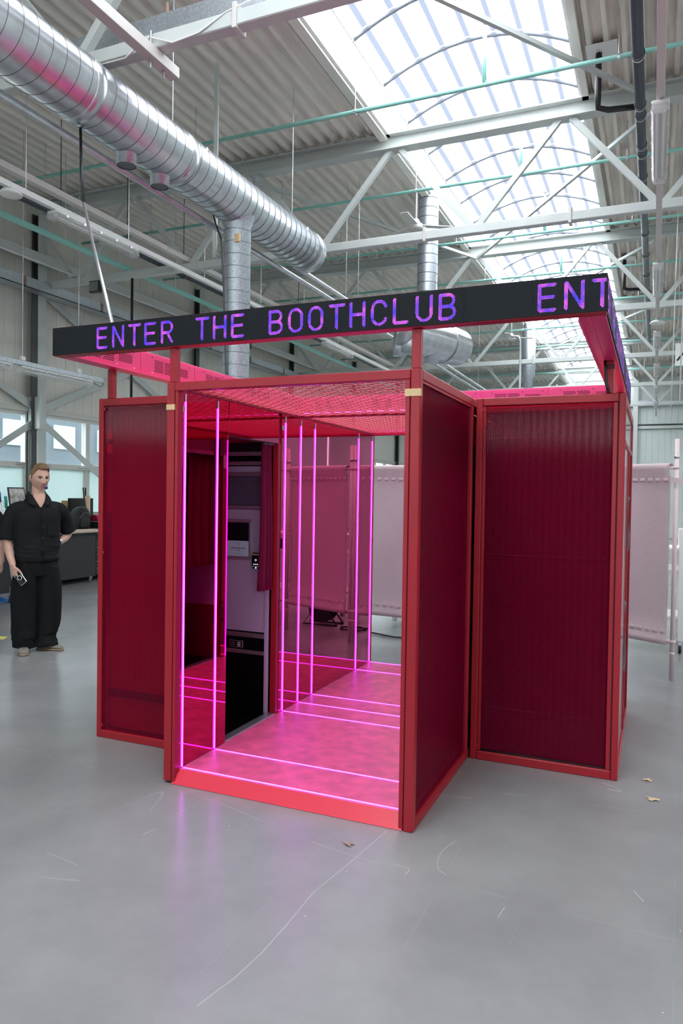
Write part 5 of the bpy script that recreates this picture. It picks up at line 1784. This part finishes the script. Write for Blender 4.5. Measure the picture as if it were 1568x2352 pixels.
    # camp collar flaps, placket, buttons, pocket
    for sx in (-1, 1):
        L = [(sx * .066, .066, 1.605), (sx * .084, .0, 1.592), (sx * .068, -.070, 1.548), (sx * .014 + .012, -.122, 1.445)]
        O = [(sx * .092, .080, 1.572), (sx * .118, .0, 1.548), (sx * .122, -.100, 1.488), (sx * .072 + .012, -.128, 1.446)]
        co = MB().add([Vector(v) for v in L] + [Vector(v) for v in O], [(i, i + 1, i + 5, i + 4) for i in range(3)]).build('collar', M_SHIRT, so, True)
        md = co.modifiers.new('sub', 'SUBSURF')
        md.levels = md.render_levels = 1
        md = co.modifiers.new('thick', 'SOLIDIFY')
        md.thickness = .006
    MB().path([(.012, -.132, 1.43), (.013, -.1455, 1.34), (.016, -.150, 1.2), (.022, -.152, 1.05), (.03, -.148, .93)], .0035, 6).build('placket', M_TROUS, so, True)
    for z in (1.25, 1.14, 1.03):
        MB().lathe([(.005, 0), (.005, .003)], (.030, -.147, z), (0, -1, 0), 10).build('button', M_SEAM, so)
    MB().bbox(.075, .150, -.1475, -.1385, 1.16, 1.27, .003).build('pocket', M_SHIRT, so)
    # ---------------- trousers: wide pleated legs
    tb = MB()
    tb.rings([ringloop(c, rx, ry, 26, 2.5) for c, rx, ry in [((0, .01, 1.0), .175, .118), ((0, .01, .93), .190, .128), ((0, .01, .84), .205, .135), ((0, .01, .76), .195, .130)]])
    for leg in S['trousers']:
        tb.rings([ringloop(c, rx, ry, 20, 2.4) for c, rx, ry in leg])
    tm = remesh(tb, .0085, 3)
    wrinkle(tm, .016, (10, 10, 1.6), S['seed'] + 5)
    wrinkle(tm, .018, (5, 5, 14), S['seed'] + 9, lambda p: max(0, min(1, (.32 - p.z) / .2)))
    tm.materials.append(M_TROUS)
    link('trousers', tm, T)
    # ---------------- shoes
    for (c, a) in S['shoes']:
        c = Vector(c)
        R = Matrix.Rotation(a, 3, 'Z')

        def sl(y, w_, z0, z1, sq=2.6, lift=0):
            n = 16
            return [c + R @ Vector((abs(cos(2 * pi * i / n)) ** (2 / sq) * (1 if cos(2 * pi * i / n) > 0 else -1) * w_, y,
                                    (z0 + z1) / 2 + abs(sin(2 * pi * i / n)) ** (2 / sq) * (1 if sin(2 * pi * i / n) > 0 else -1) * (z1 - z0) / 2)) for i in range(n)]
        sh = MB().rings([sl(.085, .020, .016, .05), sl(.075, .033, .014, .085), (sl(.04, .038, .014, .095)), sl(-.01, .040, .014, .088), sl(-.06, .044, .014, .072), sl(-.11, .047, .014, .058), sl(-.15, .045, .014, .048), sl(-.178, .034, .014, .038), sl(-.188, .018, .016, .030)])
        sho = sh.build('shoe', mat('grey_suede', srgb(128, 124, 112), .8) if 'grey_suede' not in MATS else MATS['grey_suede'], T, True)
        MB().rings([sl(.093, .026, .0, .018), sl(.08, .037, .0, .019), sl(.0, .043, .0, .019), sl(-.10, .050, .0, .020), sl(-.16, .047, .0, .020), sl(-.185, .036, .001, .020), sl(-.196, .018, .002, .019)]).build('sole', mat('gum_sole', srgb(160, 132, 106), .6) if 'gum_sole' not in MATS else MATS['gum_sole'], sho, True)
        for q in range(4):
            y = -.035 - q * .022
            p = [c + R @ Vector((x, y, .082 - q * .007 - abs(x) * .25)) for x in (-.026, 0, .026)]
            MB().path(p, .004, 6).build('lace', M_BLACK, sho, True)
        for sx in (-1, 1):
            p = [c + R @ Vector((sx * .0435, y, z)) for y, z in ((.03, .05), (-.01, .058), (-.05, .045))]
            MB().path(p, .007, 6).build('shoe_stripe', mat('pale_suede', srgb(190, 184, 170), .8) if 'pale_suede' not in MATS else MATS['pale_suede'], sho, True)
    T.location = loc
    T.rotation_euler = (0, 0, rotz)
    return T


# man: right arm (viewer's left) hangs with a phone, left hand rests on his back pocket
RW = Vector((-.236, -.105, .872))
pose = dict(
    seed=3.1, head=(.012, -.030, 1.735), head_turn=radians(14), head_tilt=radians(10), gaze=.003, head_size=1.06,
    arms=[dict(pts=[(-.165, .01, 1.44), (-.235, .02, 1.36), (-.268, .03, 1.14), (-.262, -.03, 1.0), RW], rad=[.055, .052, .043, .040, .028],
               fwd=(.18, -.10, -1), palm=(.9, .45, .1), side=(.50, -.85, 0), curl=[.35, .42, .50, .55]),
          dict(pts=[(.165, .01, 1.44), (.235, .05, 1.38), (.315, .15, 1.20), (.285, .10, 1.13), (.215, .045, 1.085)], rad=[.055, .052, .044, .040, .029],
               fwd=(-.5, .55, -.75), palm=(-.8, -.3, .3), side=(-.35, -.75, -.3), curl=[.3, .3, .35, .35])],
    legs=[[(-.10, -.005, .52), (-.115, .01, .28), (-.12, .03, .09)], [(.085, .005, .52), (.085, .015, .28), (.08, .03, .09)]],
    sleeves=[dict(pts=[(-.13, .01, 1.43), (-.215, .015, 1.395), (-.262, .028, 1.24), (-.272, .032, 1.125)], rad=[.075, .078, .077, .078]),
             dict(pts=[(.13, .01, 1.43), (.215, .03, 1.40), (.285, .11, 1.27), (.318, .135, 1.185)], rad=[.075, .078, .080, .080])],
    trousers=[[((-.10, .01, .84), .108, .125), ((-.112, .0, .70), .118, .128), ((-.118, .0, .5), .122, .122), ((-.120, .0, .3), .120, .120), ((-.124, .0, .12), .112, .115), ((-.125, -.005, .045), .098, .112)],
              [((.10, .01, .84), .108, .125), ((.112, .01, .70), .118, .128), ((.112, .02, .5), .122, .122), ((.108, .03, .3), .120, .120), ((.088, .03, .14), .102, .115), ((.085, .015, .05), .112, .122)]],
    shoes=[((-.125, -.03, 0), radians(-8)), ((.085, .02, 0), radians(48))],
)
man = person('person', (-3.20, 2.20, 0), radians(54), 'standing man in loose black shirt and trousers holding a phone', pose)
# watch and phone
wt = MB().lathe([(.031, -.012), (.034, -.008), (.034, .008), (.031, .012)], (.218, .048, 1.088), (-.7, -.5, -.45), 16).build('watch', M_ALU, man, True)
wt.location = (0, 0, 0)
ph = thing('phone', (0, 0, 0), 'black cased phone with a round ring held by the man', 'phone')
MB().bbox(-.035, .035, -.006, .006, -.068, .068, .005).build('phone_case', M_BLACKGLOSS, ph)
MB().bbox(-.0375, .0375, -.003, .003, -.0705, .0705, .003).build('phone_rim', M_ALU, ph)
MB().path([(.021 * cos(2 * pi * q / 20), -.0075, .002 + .021 * sin(2 * pi * q / 20)) for q in range(21)], .0032, 6).build('ring_mark', M_PAPER, ph, True)
MB().bbox(-.028, .006, -.0095, -.006, -.062, -.030, .003).build('camera_bump', M_BLACK, ph)
Rm = Matrix.Rotation(radians(54), 4, 'Z')
ph.matrix_world = Matrix.Translation(Vector((-3.20, 2.20, 0))) @ Rm @ Matrix.Translation((-.178, -.158, .755)) @ Matrix.Rotation(radians(-30), 4, 'Y') @ Matrix.Rotation(radians(-28), 4, 'X') @ Matrix.Rotation(radians(-30), 4, 'Z')

# second person at the left edge: only the left hand and a toe reach into the picture
pose2 = dict(
    seed=8.7, head=(.0, -.02, 1.70), head_turn=radians(-20), head_tilt=radians(4), gaze=0,
    arms=[dict(pts=[(-.165, .01, 1.38), (-.235, .02, 1.30), (-.262, .03, 1.12), (-.250, .0, .99), (-.235, -.03, .86)], rad=[.055, .052, .043, .040, .028],
               fwd=(.10, -.12, -1), palm=(1, .15, .05), side=(.2, -1, 0), curl=[.35, .4, .45, .5]),
          dict(pts=[(.165, .01, 1.38), (.235, .02, 1.30), (.265, .03, 1.12), (.262, .0, .99), (.275, -.03, .875)], rad=[.055, .052, .043, .040, .028],
               fwd=(-.05, -.15, -1), palm=(-1, .15, .05), side=(-.2, -1, 0), curl=[.5, .55, .6, .65])],
    legs=[[(-.10, -.005, .52), (-.115, .01, .28), (-.12, .03, .09)], [(.095, .005, .52), (.10, .015, .28), (.11, .03, .09)]],
    sleeves=[dict(pts=[(-.13, .01, 1.37), (-.215, .015, 1.34), (-.262, .028, 1.22), (-.268, .032, 1.10)], rad=[.072, .072, .068, .066]),
             dict(pts=[(.13, .01, 1.37), (.215, .015, 1.34), (.262, .028, 1.22), (.268, .032, 1.10)], rad=[.072, .072, .068, .066])],
    trousers=[[((-.10, .01, .84), .10, .12), ((-.11, .0, .70), .10, .11), ((-.115, .0, .5), .09, .10), ((-.12, .0, .3), .08, .09), ((-.12, .01, .06), .075, .09)],
              [((.10, .01, .84), .10, .12), ((.11, .01, .70), .10, .11), ((.105, .01, .5), .09, .10), ((.105, .01, .3), .08, .09), ((.11, .01, .06), .075, .09)]],
    shoes=[((-.125, -.03, 0), radians(-8)), ((.12, -.03, 0), radians(10))],
)
p2 = person('person', (-3.80, 1.93, 0), radians(47), 'person at the left edge, only a hand and shoe showing', pose2)
